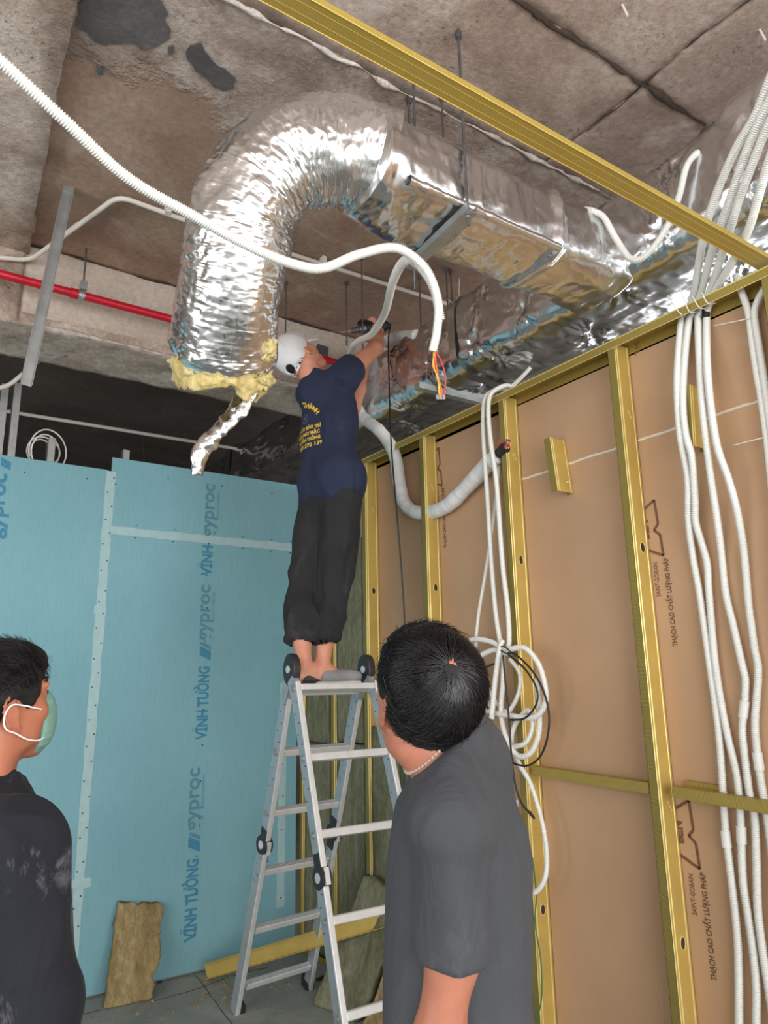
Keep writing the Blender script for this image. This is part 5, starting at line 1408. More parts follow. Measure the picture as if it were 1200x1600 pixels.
# ---- the man in the grey T-shirt, close by, looking up at the work
def man_grey():
    hc = at(662, 1092, 1.38)
    fb = unit([math.cos(math.radians(136)), math.sin(math.radians(136)), 0])          # chest direction
    nb = at(701, 1184, 1.42)                                                           # base of the neck
    zf = nb[2]
    B = Frame((nb[0], nb[1], 0), fb)
    fh = unit([math.cos(math.radians(80)), math.sin(math.radians(80)), .52])           # face direction, tilted up
    h = Frame(hc - UP * .01, fh)
    T = thing('person', 'man in a dark grey T-shirt seen from behind, looking up at the ceiling', 'person', (nb[0], nb[1], 0))
    H = zf                                  # height of the neck base
    v = Vol(B.o + [-.45, -.45, -.02], B.o + [.45, .5, H + .36], .0062)
    head_sdf(v, h, 1.0)
    v.cap(B(.0, 0, H - .03), h(-.028, 0, -.045), .060, .058, .03)                      # neck
    v.cap(B(-.02, .10, H - .06), h(-.03, .03, -.05), .038, .034, .04); v.cap(B(-.02, -.10, H - .06), h(-.03, -.03, -.05), .038, .034, .04)
    v.ell(B(-.01, 0, H - .20), (.105, .165, .19), B.B, .05); v.ell(B(.0, 0, H - .42), (.10, .14, .16), B.B, .06); v.ell(B(-.01, 0, H - .56), (.105, .155, .12), B.B, .05)
    arms = {}
    for s_ in (1, -1):
        sh = B(-.01, s_ * .175, H - .075); el = B(-.035, s_ * .225, H - .355); wr_ = B(.03, s_ * .235, H - .60)
        if s_ == 1: sh = at(698, 1290, 1.235); el = at(706, 1500, 1.205); wr_ = el + np.array([0, 0, -.245]) + B.f * .06 - B.l * .01
        arms[s_] = (sh, el, wr_)
        v.cap(sh, el, .050, .039, .03); v.cap(el, el * .55 + wr_ * .45, .039, .037, .02); v.cap(el * .55 + wr_ * .45, wr_, .037, .025, .02)
        hand_sdf(v, wr_, unit(wr_ - el), -B.l * s_, -1 if s_ == 1 else 1, .35)
        hip = B(-.005, s_ * .09, H - .62); kn = B(.02, s_ * .10, .46); an = B(-.02, s_ * .10, .09)
        v.cap(hip, kn, .085, .055, .05); v.cap(kn, an, .054, .036, .03); v.cap(an, B(-.03, s_ * .10, .05), .036, .04, .02); v.cap(B(-.03, s_ * .10, .035), B(.15, s_ * .115, .03), .034, .028, .02)
    body = link('body', v.mesh('body', it=2), M['skin_a'], T)
    # shirt
    s = Vol(B.o + [-.45, -.5, H - .78], B.o + [.45, .5, H + .12], .0062)
    s.ell(B(-.012, 0, H - .20), (.124, .165, .20), B.B, .05); s.ell(B(-.005, 0, H - .42), (.132, .152, .20), B.B, .07); s.ell(B(-.005, 0, H - .60), (.138, .165, .20), B.B, .06)
    s.cap(B(-.028, 0, H - .012), B(-.005, 0, H - .10), .060, .10, .03)
    for s_ in (1, -1):
        sh, el, wr_ = arms[s_]; n_ = unit(el - sh)
        s.cap(B(-.012, s_ * .062, H + (.034 if s_ == 1 else .015)), sh + UP * .004, .050, .052, .05); s.cap(B(-.03, s_ * .05, H - .06), sh, .06, .06, .05)
        t = s.twin(); t.cap(sh, el + n_ * .08, .057, .0535, .0); t.cut(sh + n_ * .205, n_)
        t.cap(sh + n_ * .15, el + n_ * .15, .044, .047, .003, True); s.union(t, .009)
    s.cut(B(0, 0, H - .72), (0, 0, -1))
    nd = unit(h(-.028, 0, -.045) - B(0, 0, H - .03)); n0 = B(-.004, .004, H + .034)
    s.cap(n0 - nd * .06, n0 + nd * .06, .088, .069, .04); s.cut(n0 + nd * .018, unit(nd + B.f * .25 - B.l * .45), n0 - .13, n0 + .16)
    fo = folds(.017, 21, (5.5, 5.5, 2.0), .45)
    def dsp(V):
        z = (V[:, 2] - (H - .70)) / .7
        q = V - B.o; x = q @ B.f; y = q @ B.l
        hang = np.sin((x * 26 - y * 10) + 1.2 * np.sin(V[:, 2] * 9)) * .011 * np.clip(1 - z * 1.15, 0, 1)
        return fo(V) * np.clip(1.15 - z * .75, .25, 1) + hang
    shirt = link('t_shirt', s.mesh('t_shirt', dsp, 2), M['shirt_grey'], T)
    # rib collar, shoulder seam, hem stitching
    nc = unit(nd + B.f * .25 - B.l * .45); e1 = unit(np.cross(nc, B.l)); e2 = np.cross(nc, e1)
    tube_obj('collar', [n0 + nd * .017 + (e1 * math.cos(t) + e2 * math.sin(t)) * .0850 for t in np.linspace(0, 2 * np.pi, 41)], .0085, 'shirt_grey', shirt, 10, .008)
    # trousers and shoes below the frame
    p = Vol(B.o + [-.3, -.3, .05], B.o + [.35, .35, H - .5], .012)
    p.ell(B(-.005, 0, H - .60), (.118, .165, .12), B.B, .04)
    for s_ in (1, -1): p.cap(B(-.005, s_ * .085, H - .63), B(.02, s_ * .10, .46), .098, .072, .04); p.cap(B(.02, s_ * .10, .46), B(-.02, s_ * .10, .10), .070, .058, .03)
    p.cut((0, 0, .09), (0, 0, -1)); p.cut((0, 0, H - .54), (0, 0, 1))
    link('trousers', p.mesh('trousers', folds(.006, 31), 2), M['trouser_blue'], T)
    for s_ in (1, -1):
        q = Vol(B(-.1, s_ * .1, -.01) - [.25, .25, 0], B(.1, s_ * .1, .16) + [.25, .25, 0], .009)
        q.cap(B(-.035, s_ * .10, .05), B(.14, s_ * .115, .042), .046, .040, .02); q.cap(B(-.03, s_ * .10, .05), B(-.025, s_ * .10, .10), .045, .044, .02); q.cut((0, 0, .002), (0, 0, -1))
        link('shoe', q.mesh('shoe'), M['shoe_dark'], T)
    # hair: dark cap of hair with strands sweeping away from the crown whorl
    g = Vol(h.o - [.2, .2, .2], h.o + [.2, .2, .22], .0055)
    g.ell(h(-.010, 0, .050), (.106, .086, .094), h.B, .0); g.ell(h(-.042, 0, -.008), (.060, .070, .068), h.B, .03); g.ell(h(.05, 0, .09), (.055, .066, .045), h.B, .03)
    for s_ in (1, -1): g.ell(h(-.005, s_ * .070, .035), (.060, .018, .048), h.B, .02)
    g.cut(h(.086, 0, .07), h.f - h.u * .35)
    for s_ in (1, -1): g.ell(h(.004, s_ * .094, -.012), (.036, .030, .042), h.B, .006, True)
    hair = link('hair', g.mesh('hair', lambda V: .0022 * fbm(V * 60, 2, 3), 1), M['hair_base'], T)
    whorl = unit([-.72, .10, .72])
    ctr = h(-.010, 0, .048)
    def grow(f, l, u): return (u > -.070 - .25 * max(f, 0) and not (f > .065 and u < .075) and not (abs(l) > .062 and -.045 < f < .06 and u < .040) and not (f > .02 and u < .03))
    Q, R = scalp(h, 13000, 5, grow, (.111, .089, .098))
    lowr = Q[:, 2] < .0
    nrm = (Q - np.array([-.01, 0, .045])); nrm /= np.linalg.norm(nrm, axis=1)[:, None]
    dv = nrm - whorl * (nrm @ whorl)[:, None]; dv /= np.linalg.norm(dv, axis=1)[:, None] + 1e-6
    sw = np.cross(nrm, whorl[None]); dv = dv + .35 * sw / (np.linalg.norm(sw, axis=1)[:, None] + .2)
    keep = (np.arccos(np.clip(nrm @ whorl, -1, 1)) > .02 + .05 * RNG.random(len(nrm)))
    Q, R, dv, nrm = Q[keep], R[keep], dv[keep], nrm[keep]
    strands('hair_strands', R, dv @ h.B, .052, M['hair'], hair, lift=.16, wid=.0013, seg=6, grav=.25, center=ctr, rad=.095, jit=.16, seed=8, avoid=ear_zone(h, .030))
    # pale parting at the whorl
    wc = h(*(np.array([-.010, 0, .050]) + whorl * np.array([.1055, .0855, .0935])))
    def whorl_patch():
        n = 40; A = np.linspace(0, 2 * np.pi, n, endpoint=False); wn = unit(wc - ctr); t1 = unit(np.cross(wn, h.l)); t2 = np.cross(wn, t1)
        rr = .0055 * (1 + 1.6 * np.abs(fbm(np.stack([np.cos(A) * 2, np.sin(A) * 2, 0 * A], -1), 3, 4)))
        V = [wc + wn * .0006 + (t1 * math.cos(a) * 1.5 + t2 * math.sin(a) * .8) * r for a, r in zip(A, rr)]
        mb = MB(); mb.prism(V, -wn * .006); return mb.mesh('scalp_parting')
    link('scalp_parting', whorl_patch(), M['skin_b'], hair)
    # neck chain
    ch = MB(); ring = []
    from mathutils.bvhtree import BVHTree
    bv = BVHTree.FromPolygons([v_.co[:] for v_ in body.data.vertices], [tuple(p_.vertices) for p_ in body.data.polygons])
    for t in np.linspace(0, 2 * np.pi, 110, endpoint=False):
        o_ = n0 + nd * .018 + nc * .014; d_ = e1 * math.cos(t) + e2 * math.sin(t)
        hit = bv.ray_cast(Vector(o_ + d_ * .2), Vector(-d_))
        q_ = o_ + d_ * .07 if hit[0] is None else np.array(hit[0]) + d_ * .0016
        ch.obox(q_, (-e1 * math.sin(t) + e2 * math.cos(t)) * .0026, (e1 * math.cos(t) + e2 * math.sin(t)) * .0016, nd * .0024)
    tag(link('neck_chain', ch.mesh('neck_chain'), M['silver'], T, 'thin silver neck chain'), kind='stuff')
    # small metal tag on the chest
    cpt = at(622, 1352, 1.33)
    MB().bar(cpt + [0, 0, .014], cpt - [0, 0, .014], _rt, .005, .003).build('chest_tag', M['rod'], T)
    return T
man_grey()
# ---- the man with the face mask at the left edge
def man_mask():
    hc = at(-8, 1112, 1.55)
    fh = unit([math.cos(math.radians(22)), math.sin(math.radians(22)), .16]); h = Frame(hc, fh)
    fb = unit([math.cos(math.radians(8)), math.sin(math.radians(8)), 0])
    nb = at(-20, 1246, 1.52); B = Frame((nb[0], nb[1], 0), fb); H = nb[2]
    T = thing('person', 'man with black hair in a pale green face mask and black jacket', 'person', (nb[0], nb[1], 0))
    v = Vol(B.o + [-.45, -.5, -.02], B.o + [.45, .5, H + .40], .0062)
    head_sdf(v, h, 1.0)
    v.cap(B(.0, 0, H - .03), h(-.025, 0, -.05), .060, .056, .03)
    v.cap(B(-.01, .09, H - .06), h(-.03, .03, -.05), .036, .032, .04); v.cap(B(-.01, -.09, H - .06), h(-.03, -.03, -.05), .036, .032, .04)
    v.ell(B(-.01, 0, H - .20), (.105, .165, .19), B.B, .05); v.ell(B(.0, 0, H - .42), (.10, .14, .16), B.B, .06); v.ell(B(-.01, 0, H - .56), (.105, .155, .12), B.B, .05)
    arms = {}
    for s_ in (1, -1):
        sh = B(-.01, s_ * .175, H - .085); el = B(-.04, s_ * .225, H - .36); wr_ = B(.06, s_ * .215, H - .59)
        if s_ == -1: sh = at(26, 1326, 1.40); el = at(50, 1570, 1.36); wr_ = el + B.f * .03 - UP * .24 + B.l * .01
        arms[s_] = (sh, el, wr_)
        v.cap(sh, el, .056, .041, .03); v.cap(el, wr_, .041, .027, .02); hand_sdf(v, wr_, unit(wr_ - el), -B.l * s_, -1 if s_ == 1 else 1, .4)
        v.cap(B(-.005, s_ * .09, H - .62), B(.02, s_ * .10, .46), .085, .055, .05); v.cap(B(.02, s_ * .10, .46), B(-.02, s_ * .10, .09), .054, .036, .03)
        v.cap(B(-.03, s_ * .10, .035), B(.15, s_ * .115, .03), .034, .028, .02); v.cap(B(-.02, s_ * .10, .09), B(-.03, s_ * .10, .05), .036, .04, .02)
    link('body', v.mesh('body', it=2), M['skin_b'], T)
    s = Vol(B.o + [-.5, -.5, H - .78], B.o + [.5, .5, H + .14], .0065)
    s.ell(B(-.01, 0, H - .21), (.130, .190, .20), B.B, .05); s.ell(B(.0, 0, H - .43), (.130, .175, .20), B.B, .07); s.ell(B(-.005, 0, H - .60), (.135, .185, .16), B.B, .06)
    s.cap(B(-.01, 0, H + .012), B(-.005, 0, H - .10), .066, .11, .03)
    for s_ in (1, -1):
        sh, el, wr_ = arms[s_]
        s.cap(B(-.02, s_ * .05, H - .03), sh, .062, .078, .05)
        t = s.twin(); t.cap(sh, el, .080, .064, 0); t.cap(el, el + (wr_ - el) * .95, .062, .050, .03); t.cut(el + (wr_ - el) * .86, wr_ - el); s.union(t, .014)
    s.cut(B(0, 0, H - .72), (0, 0, -1))
    s.cap(B(.0, 0, H - .04), B(.004, 0, H + .10), .054, .064, .006, True)
    jk = link('jacket', s.mesh('jacket', folds(.018, 51, (5, 5, 2.8), .45), 2), M['jacket'], T)
    # stand collar, open and folded over
    c = Vol(B.o + [-.2, -.2, H - .1], B.o + [.2, .2, H + .12], .005)
    for t in np.linspace(.35, 2 * np.pi - .35, 44):
        p = B(-.004 + .084 * math.cos(t), .084 * math.sin(t), H + .012 - .020 * math.cos(t)); q = B(-.004 + .098 * math.cos(t), .100 * math.sin(t), H - .030 - .020 * math.cos(t))
        c.cap(p, q, .011, .012, .012)
    link('collar', c.mesh('collar', folds(.002, 5, (9, 9, 9)), 1), M['jacket'], jk)
    p = Vol(B.o + [-.3, -.3, .05], B.o + [.35, .35, H - .5], .012)
    p.ell(B(-.005, 0, H - .60), (.118, .165, .12), B.B, .04)
    for s_ in (1, -1): p.cap(B(-.005, s_ * .085, H - .63), B(.02, s_ * .10, .46), .098, .072, .04); p.cap(B(.02, s_ * .10, .46), B(-.02, s_ * .10, .10), .070, .058, .03)
    p.cut((0, 0, .09), (0, 0, -1)); p.cut((0, 0, H - .54), (0, 0, 1))
    link('trousers', p.mesh('trousers', folds(.006, 33), 2), M['trouser_blue'], T)
    for s_ in (1, -1):
        q = Vol(B(-.1, s_ * .1, -.01) - [.25, .25, 0], B(.1, s_ * .1, .16) + [.25, .25, 0], .009)
        q.cap(B(-.035, s_ * .10, .05), B(.14, s_ * .115, .042), .046, .040, .02); q.cap(B(-.03, s_ * .10, .05), B(-.025, s_ * .10, .10), .045, .044, .02); q.cut((0, 0, .002), (0, 0, -1))
        link('shoe', q.mesh('shoe'), M['shoe_dark'], T)
    # hair
    g = Vol(h.o - [.2, .2, .2], h.o + [.22, .22, .22], .0055)
    g.ell(h(-.010, 0, .052), (.106, .085, .095), h.B, .0); g.ell(h(-.050, 0, .0), (.058, .072, .066), h.B, .03); g.ell(h(.055, 0, .092), (.058, .066, .046), h.B, .03)
    for s_ in (1, -1): g.ell(h(.0, s_ * .068, .040), (.060, .018, .046), h.B, .02); g.ell(h(.008, s_ * .094, -.012), (.040, .032, .040), h.B, .006, True)
    g.cut(h(.088, 0, .07), h.f - h.u * .35)
    hair = link('hair', g.mesh('hair', lambda V: .0025 * fbm(V * 55, 2, 13), 1), M['hair_base'], T)
    ctr = h(-.010, 0, .048)
    def grow(f, l, u): return (u > -.045 - .2 * max(f, 0) and not (f > .062 and u < .070) and not (abs(l) > .05 and -.05 < f < .085 and u < .052) and not (f > .015 and u < .045))
    Q, R = scalp(h, 7000, 15, grow, (.107, .086, .097))
    nrm = (Q - np.array([-.01, 0, .045])); nrm /= np.linalg.norm(nrm, axis=1)[:, None]; wh = unit([-.6, .0, .8])
    dv = nrm - wh * (nrm @ wh)[:, None]; dv /= np.linalg.norm(dv, axis=1)[:, None] + 1e-6
    strands('hair_strands', R, dv @ h.B, .055, M['hair'], hair, lift=.26, wid=.0011, seg=6, grav=.2, center=ctr, rad=.095, jit=.24, seed=18, avoid=ear_zone(h))
    # mask shell and its ear loops
    k = Vol(h.o - [.2, .2, .2], h.o + [.22, .22, .2], .0048)
    k.ell(h(.070, 0, -.048), (.054, .056, .058), h.B, .02); k.ell(h(.106, 0, -.018), (.026, .024, .034), h.B, .03)
    k.ell(h(.100, 0, .004), (.026, .022, .026), h.B, .02)
    k.cut(h(.076, 0, -.03), -h.f + h.u * .22); k.cut(h(.1, 0, .030), h.u - h.f * .5)
    mk = link('face_mask', k.mesh('face_mask', lambda V: .0008 * np.sin(((V - h.o) @ h.u) * 420), 1), M['mask'], T, 'pale green surgical face mask')
    for s_ in (1, -1):
        tube_obj('ear_loop', [h(.086, s_ * .050, -.014), h(.040, s_ * .078, .000), h(.012, s_ * .086, .010), h(-.018, s_ * .094, .016), h(-.034, s_ * .094, -.004), h(-.030, s_ * .090, -.028), h(-.006, s_ * .082, -.042), h(.022, s_ * .074, -.060), h(.056, s_ * .060, -.070), h(.082, s_ * .044, -.066)], .0018, 'white_elastic', mk, 8, .006)
    # eyebrow and lashes
    for s_ in (1, -1):
        tube_obj('eyebrow', [h(.100, s_ * .014, .050), h(.101, s_ * .032, .055), h(.088, s_ * .050, .048)], .0028, 'hair', T, 6, .004)
        tube_obj('eye_line', [h(.100, s_ * .020, .022), h(.101, s_ * .031, .026), h(.093, s_ * .043, .021)], .0015, 'hair', T, 6, .003)
    return T
man_mask()
# ---- the fitter on the ladder, white cap worn backwards-leaning, arms up at the conduit
def fitter():
    D = 3.02
    P = lambda x, y, d=0.0: onY(x, y, D + d)
    fb = unit([math.cos(math.radians(14)), math.sin(math.radians(14)), 0])
    pel = P(516, 772); nb = P(494, 588); 
    T = thing('person', 'fitter in a navy T-shirt and white cap standing on the ladder, arms raised', 'person', (pel[0], pel[1], 1.525))
    upt = unit(nb - pel)
    B = Frame(pel, fb, upt)                                  # torso frame
    Lt = np.linalg.norm(nb - pel)
    hc = P(468, 560, .03)
    h = Frame(hc, unit(_rt * .62 + _fw * .62 + UP * .62), unit(-_rt * .70 + UP * .72))
    shR = P(536, 588, -.10); shL = B(.03, .15, Lt - .02)
    elR = P(586, 545, -.06); wrR = P(592, 520, .10)
    elL = P(551, 637, .10); wrL = P(572, 566, .14)
    v = Vol(np.minimum.reduce([pel - [.4, .4, 0], hc - .25]) * [1, 1, 0] + [0, 0, 1.50], np.array([2.42, 3.6, 3.52]), .0062)
    head_sdf(v, h, 1.0, ears=(0, 0))
    for s_ in (1, -1): v.ell(h(-.004, s_ * .078, -.022), (.016, .009, .027), h.B, .006); v.ell(h(.001, s_ * .086, -.022), (.008, .005, .015), h.B, .004, True)
    v.cap(nb - upt * .03, h(-.03, 0, -.05), .060, .054, .03)
    v.ell(B(-.0, 0, Lt - .19), (.090, .140, .19), B.B, .05); v.ell(B(.0, 0, Lt * .45), (.090, .125, .17), B.B, .06); v.ell(B(0, 0, .0), (.095, .135, .12), B.B, .05)
    v.cap(nb - upt * .06, shR, .055, .060, .05); v.cap(nb - upt * .06, shL, .055, .058, .05)
    for sh, el, wr_ in ((shR, elR, wrR), (shL, elL, wrL)):
        v.cap(sh, el, .053, .040, .03); m = el * .6 + wr_ * .4; v.cap(el, m, .041, .040, .02); v.cap(m, wr_, .039, .027, .02)
    hand_sdf(v, wrR, unit(P(578, 503, .12) - wrR), unit(-_rt * .3 + _fw * .4 + UP * .3), 1, .75)
    hand_sdf(v, wrL, unit(P(580, 540, .18) - wrL), unit(_rt * .6 + UP * .4), -1, .75)
    feet = {1: (P(476, 1050, -.02), P(472, 1003, -.02)), -1: (P(503, 1052, -.04), P(508, 1000, -.04))}
    knee = {1: P(476, 900, .03), -1: P(522, 895, -.06)}; hip = {1: B(0, .085, -.03), -1: B(0, -.085, -.03)}
    fdir = unit([math.cos(math.radians(-14)), math.sin(math.radians(-14)), 0])
    ZP = 1.524
    for s_ in (1, -1):
        an, sk = feet[s_]; an = an.copy(); an[2] = ZP + .075
        v.cap(hip[s_], knee[s_], .072, .048, .02); v.cap(knee[s_], sk, .055, .040, .03); v.cap(sk, an, .040, .034, .02)
        v.cap(an - UP * .040 - fdir * .03, an + fdir * .13 - UP * .052, .032, .024, .02, flat=(UP, .85)); v.cap(an, an + fdir * .10 - UP * .045, .032, .022, .02)
        feet[s_] = (an, sk)
    link('body', v.mesh('body', it=2), M['skin_c'], T)
    # shirt
    s = Vol(np.minimum(pel, nb) - [.35, .35, .12], np.maximum(pel, nb) + [.42, .35, .22], .006)
    s.ell(B(-.005, 0, Lt - .20), (.106, .158, .20), B.B, .05); s.ell(B(.0, 0, Lt * .45), (.108, .148, .19), B.B, .06); s.ell(B(.005, -.01, .06), (.138, .174, .17), B.B, .06)
    s.cap(nb - upt * .015, nb - upt * .10, .064, .10, .03)
    for sh, el in ((shR, elR), (shL, elL)):
        n_ = unit(el - sh)
        s.cap(nb - upt * .07, sh, .060, .068, .05)
        t = s.twin(); t.cap(sh, sh + n_ * .2, .070, .066, 0); t.cut(sh + n_ * .085, n_); t.cap(sh + n_ * .03, sh + n_ * .25, .050, .056, .003, True); s.union(t, .03)
    s.cut(B(0, 0, -.045), -upt - fb * .12); s.cut(nb + upt * .012, upt, nb - .09, nb + .12)
    fo = folds(.014, 71, (6, 6, 2.4), .45)
    def dsp(V):
        q = V - B.o; x = q @ B.f; y = q @ B.l; z = q @ B.u
        # pull folds from the raised right arm down to the hem
        return fo(V) + .006 * np.sin((x * 20 + y * 34 + z * 10)) * np.clip(1 - z / Lt, .1, 1)
    shirt = link('t_shirt', s.mesh('t_shirt', dsp, 2), M['shirt_navy'], T)
    tube_obj('collar', [nb - upt * .002 + (B.f * math.cos(t) + B.l * math.sin(t)) * .061 - upt * .012 * math.cos(t) for t in np.linspace(0, 2 * np.pi, 30)], .010, 'shirt_navy', shirt, 8, .01)
    # print on the back: lines of lettering laid onto the cloth by projecting along the back's normal
    bn = -B.f; ey = B.u; ex = -B.l
    from mathutils.bvhtree import BVHTree
    bvh = BVHTree.FromPolygons([vv.co[:] for vv in shirt.data.vertices], [tuple(p.vertices) for p in shirt.data.polygons])
    def on_cloth(me, mat):
        """drop the flat lettering (x right, y up, metres round the print's centre) onto the back"""
        c0 = B(-.4, .035, Lt * .56)
        for vtx in me.vertices:
            o = Vector(c0 + ex * vtx.co.x + ey * vtx.co.y); hit = bvh.ray_cast(o, Vector(B.f))
            if hit[0] is not None: vtx.co = hit[0] - Vector(B.f) * .0016
            else: vtx.co = o + Vector(B.f) * .4
        me.materials.clear(); link('printed_lettering', me, mat, shirt)
    def line(sx, y, size, length, mat='print_gold', bold=.001):
        me = text_mesh(sx, size, bold=bold, depth=0); a, b = text_w(me); k_ = length / (b - a)
        bm = bmesh.new(); bm.from_mesh(me); bmesh.ops.subdivide_edges(bm, edges=bm.edges, cuts=1); bm.to_mesh(me); bm.free()
        for vtx in me.vertices: vtx.co.x = (vtx.co.x - (a + b) / 2) * k_; vtx.co.y += y
        on_cloth(me, M[mat])
    def arc(sx, R, size, a0, a1, yc):
        n = len(sx)
        for i, ch in enumerate(sx):
            if ch == ' ': continue
            t = a0 + (a1 - a0) * i / (n - 1); me = text_mesh(ch, size, bold=.0014, depth=0)
            xa, xb = text_w(me)
            for vtx in me.vertices:
                x, y = vtx.co.x - (xa + xb) / 2, vtx.co.y + R
                vtx.co.x = x * math.cos(t) + y * math.sin(t); vtx.co.y = -x * math.sin(t) + y * math.cos(t) + yc
            on_cloth(me, M['print_gold'])
    arc('CT - THÀNH', .085, .030, -.75, 1.0, -.005)
    line('LẮP ĐẶT: BẢO TRÌ', -.030, .022, .19); line('ĐIỆN MÁY MẶC', -.058, .022, .17); line('TRUYỀN THỐNG', -.086, .022, .17); line('0345 370 139', -.116, .026, .19)
    def emblem():
        mb = MB(); n = 24; A = np.linspace(0, 2 * np.pi, n, endpoint=False)
        for (r0, r1) in ((.020, .025), (.0, .010)):
            V = [(r1 * math.cos(a), r1 * math.sin(a) + .028, 0) for a in A] + [(r0 * math.cos(a), r0 * math.sin(a) + .028, 0) for a in A]
            mb.add(V, [(i, (i + 1) % n, (i + 1) % n + n, i + n) for i in range(n)])
        on_cloth(mb.mesh('printed_emblem'), M['print_grey'])
    emblem()
    # trousers, loose, gathered at the calf
    p = Vol(np.array([pel[0] - .35, pel[1] - .35, 1.60]), np.array([pel[0] + .35, pel[1] + .35, pel[2] + .12]), .0065)
    p.ell(pel + upt * .0, (.112, .150, .12), B.B, .04); p.ell(pel - upt * .10, (.10, .13, .10), B.B, .05)
    for s_ in (1, -1):
        an, sk = feet[s_]; cf = sk + UP * .01
        k_ = 0 if s_ == 1 else .014
        p.cap(hip[s_], knee[s_], .094, .062 + k_, .02); p.cap(knee[s_], cf + UP * .07, .062 + k_, .058 + k_ * .5, .015); p.cap(cf + UP * .05, cf + UP * .015, .060, .056, .012)
        p.cap(cf + UP * .016, cf + UP * .010, .058, .058, .006, flat=(UP, .5))
        p.cap(sk - UP * .06, cf + UP * .01, .046, .050, .004, True)
    p.cut(pel + upt * .045, upt)
    fo2 = folds(.017, 81, (6, 6, 3.5), .5)
    tr_ = link('trousers', p.mesh('trousers', lambda V: fo2(V) * np.clip((pel[2] - .02 - V[:, 2]) / .2, .05, 1) * (1 + .8 * np.exp(-((V[:, 2] - 1.80) / .10) ** 2)), 2), M['trouser_black'], T)
    # knit shoe hanging off the right foot, dark slipper on the left
    an = feet[-1][0]
    q = Vol(an - [.2, .2, .12], an + [.32, .25, .1], .005)
    q.cap(an - UP * .040 + fdir * .005, an + fdir * .155 - UP * .042, .046, .034, .02, flat=(UP, .85)); q.cut((0, 0, ZP + .002), (0, 0, -1)); q.cap(an + UP * .05, an - UP * .03 - fdir * .03, .045, .043, .008, True)
    shoe = link('shoe', q.mesh('shoe', it=1), M['shoe_grey'], T)
    q = Vol(an - [.2, .2, .12], an + [.32, .25, .1], .005)
    q.cap(an - UP * .068 - fdir * .0, an + fdir * .158 - UP * .067, .041, .031, .02, flat=(UP, .30)); q.cut((0, 0, ZP), (0, 0, -1))
    link('shoe_sole', q.mesh('shoe_sole'), M['shoe_sole'], shoe)
    an = feet[1][0]
    q = Vol(an - [.2, .2, .12], an + [.32, .25, .1], .005)
    q.cap(an - UP * .048 - fdir * .02, an + fdir * .14 - UP * .05, .038, .030, .02, flat=(UP, .7)); q.cut((0, 0, ZP), (0, 0, -1)); q.cap(an + UP * .05, an - UP * .035 - fdir * .03, .042, .040, .008, True)
    link('shoe', q.mesh('shoe'), M['shoe_dark'], T)
    # hair under the cap, and the cap itself
    g = Vol(h.o - .2, h.o + .2, .0055)
    g.ell(h(-.010, 0, .045), (.098, .078, .087), h.B, .0); g.ell(h(-.042, 0, -.010), (.052, .064, .060), h.B, .03); g.cut(h(.07, 0, .03), h.f)
    for s_ in (1, -1): g.ell(h(.004, s_ * .092, -.012), (.026, .022, .036), h.B, .006, True)
    link('hair', g.mesh('hair', lambda V: .002 * fbm(V * 60, 2, 3), 1), M['hair_base'], T)
    c = Vol(h.o - .22, h.o + .24, .005)
    c.ell(h(-.008, 0, .052), (.114, .093, .098), h.B, 0); c.ell(h(-.044, 0, .002), (.066, .078, .070), h.B, .03); c.cut(h(0, 0, -.016), -h.u + h.f * .62)
    c.ell(h(-.008, 0, .044), (.105, .085, .092), h.B, .003, True); c.ell(h(-.044, 0, -.004), (.058, .070, .066), h.B, .003, True)
    c.cap(h(.095, -.05, .030), h(.175, -.025, .016), .006, .005, .012); 
    for t in np.linspace(-1, 1, 15): c.cap(h(.085, t * .066, .032 - .010 * t * t), h(.170 - .035 * t * t, t * .055, .020 - .014 * t * t), .005, .004, .010)
    c.ell(h(-.116, 0, -.022), (.035, .030, .024), h.B, .003, True)
    cap_ = link('cap', c.mesh('cap', lambda V: .0012 * fbm(V * 25, 2, 9), 1), M['cap'], T, 'white baseball cap')
    tube_obj('cap_strap', [h(-.080, .042, -.050), h(-.093, .018, -.054), h(-.096, 0, -.055), h(-.093, -.018, -.054), h(-.080, -.042, -.050)], .0065, 'cap', cap_, 8, .006)
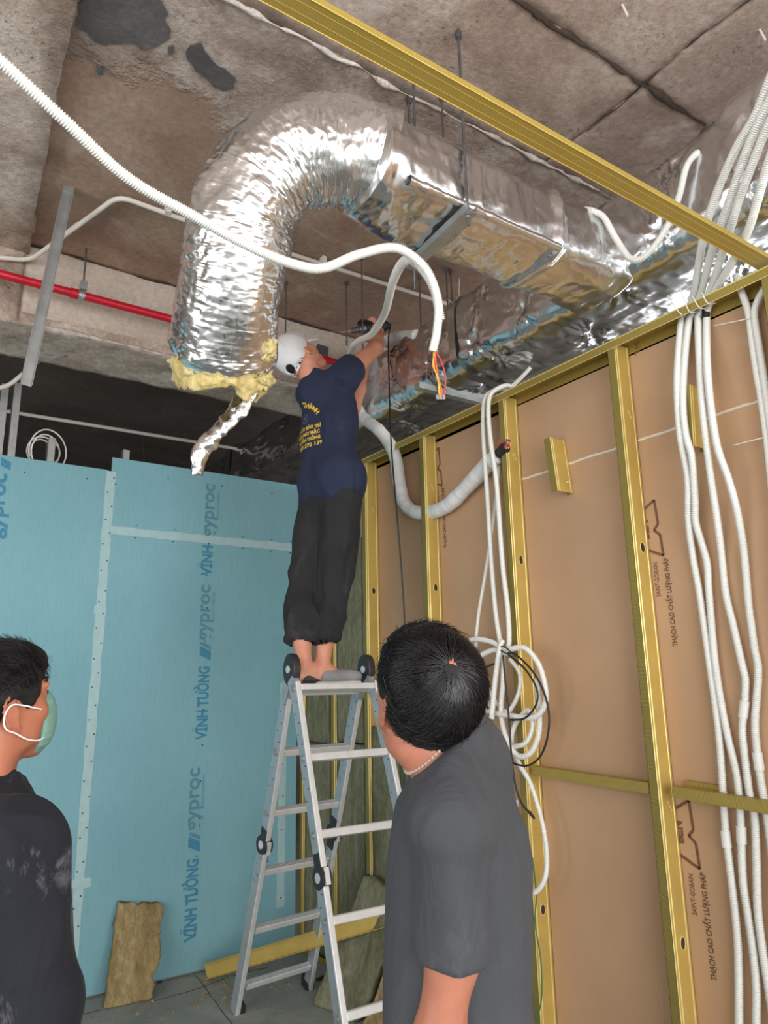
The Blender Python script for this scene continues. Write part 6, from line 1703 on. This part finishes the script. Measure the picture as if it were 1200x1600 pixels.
    MB().bar(h(-.103, -.016, -.055), h(-.103, .014, -.055), h.u, .008, .003).build('strap_label', M['red_paint'], cap_)
    for t in (0, .9, -.9):
        tube_obj('cap_seam', [h(-.008 + .116 * math.cos(a) * math.cos(t), .095 * math.cos(a) * math.sin(t), .052 + .100 * math.sin(a)) for a in np.linspace(.0 if t else .1, math.pi - (.0 if t else .35), 30)], .0012, 'cap', cap_, 6, .008)
    MB().cyl(h(-.008, 0, .148), h(-.008, 0, .156), .007, 12).build('cap_button', M['cap'], cap_)
    # drill in his hands
    dc = P(575, 513, .14)
    d = thing('power_drill', 'black corded power drill held overhead by the fitter', 'drill', tuple(dc))
    ax = unit(P(606, 512, .10) - P(552, 520, .16))
    MB().cyl(dc - ax * .02, dc + ax * .10, .033, 18).cyl(dc + ax * .10, dc + ax * .125, .030, 18, .020).build('motor_housing', M['black_plastic'], d, bevel=.003)
    MB().cyl(dc - ax * .055, dc - ax * .02, .022, 16, .030).cyl(dc - ax * .10, dc - ax * .055, .016, 14).build('chuck', M['rod'], d)
    MB().cyl(dc - ax * .165, dc - ax * .10, .0035, 8).build('drill_bit', M['galv'], d)
    MB().bar(dc + ax * .06, dc + ax * .045 - UP * .13, ax, .038, .030).build('handle', M['black_plastic'], d, bevel=.006)
    MB().cyl(dc - ax * .012 + UP * .018, dc - ax * .010 + UP * .026, .05, 20).build('dust_guard', M['black_plastic'], d)
    # its cable, hanging past the track to the floor
    e = dc + ax * .12
    pts = [e, e + ax * .02 + UP * .004, P(607, 530, .10), P(608, 600, .06), P(611, 690, -.05), P(619, 790, -.16), P(625, 860, -.18), P(630, 930, -.18), P(633, 1000, -.18), P(634, 1150, -.18), P(630, 1300, -.2)]
    fl_ = P(630, 1300, -.2); fl_[2] = .006
    pts += [fl_ + [0, 0, .2], fl_ + [.0, -.03, .03], fl_ + [-.05, -.2, 0], fl_ + [-.2, -.5, 0]]
    o = tube_obj('power_cable', pts, .0042, 'black_rubber', None, 8, .015); tag(o, 'black power cable hanging from the drill down past the stud wall', 'cable')
    return T
fitter()
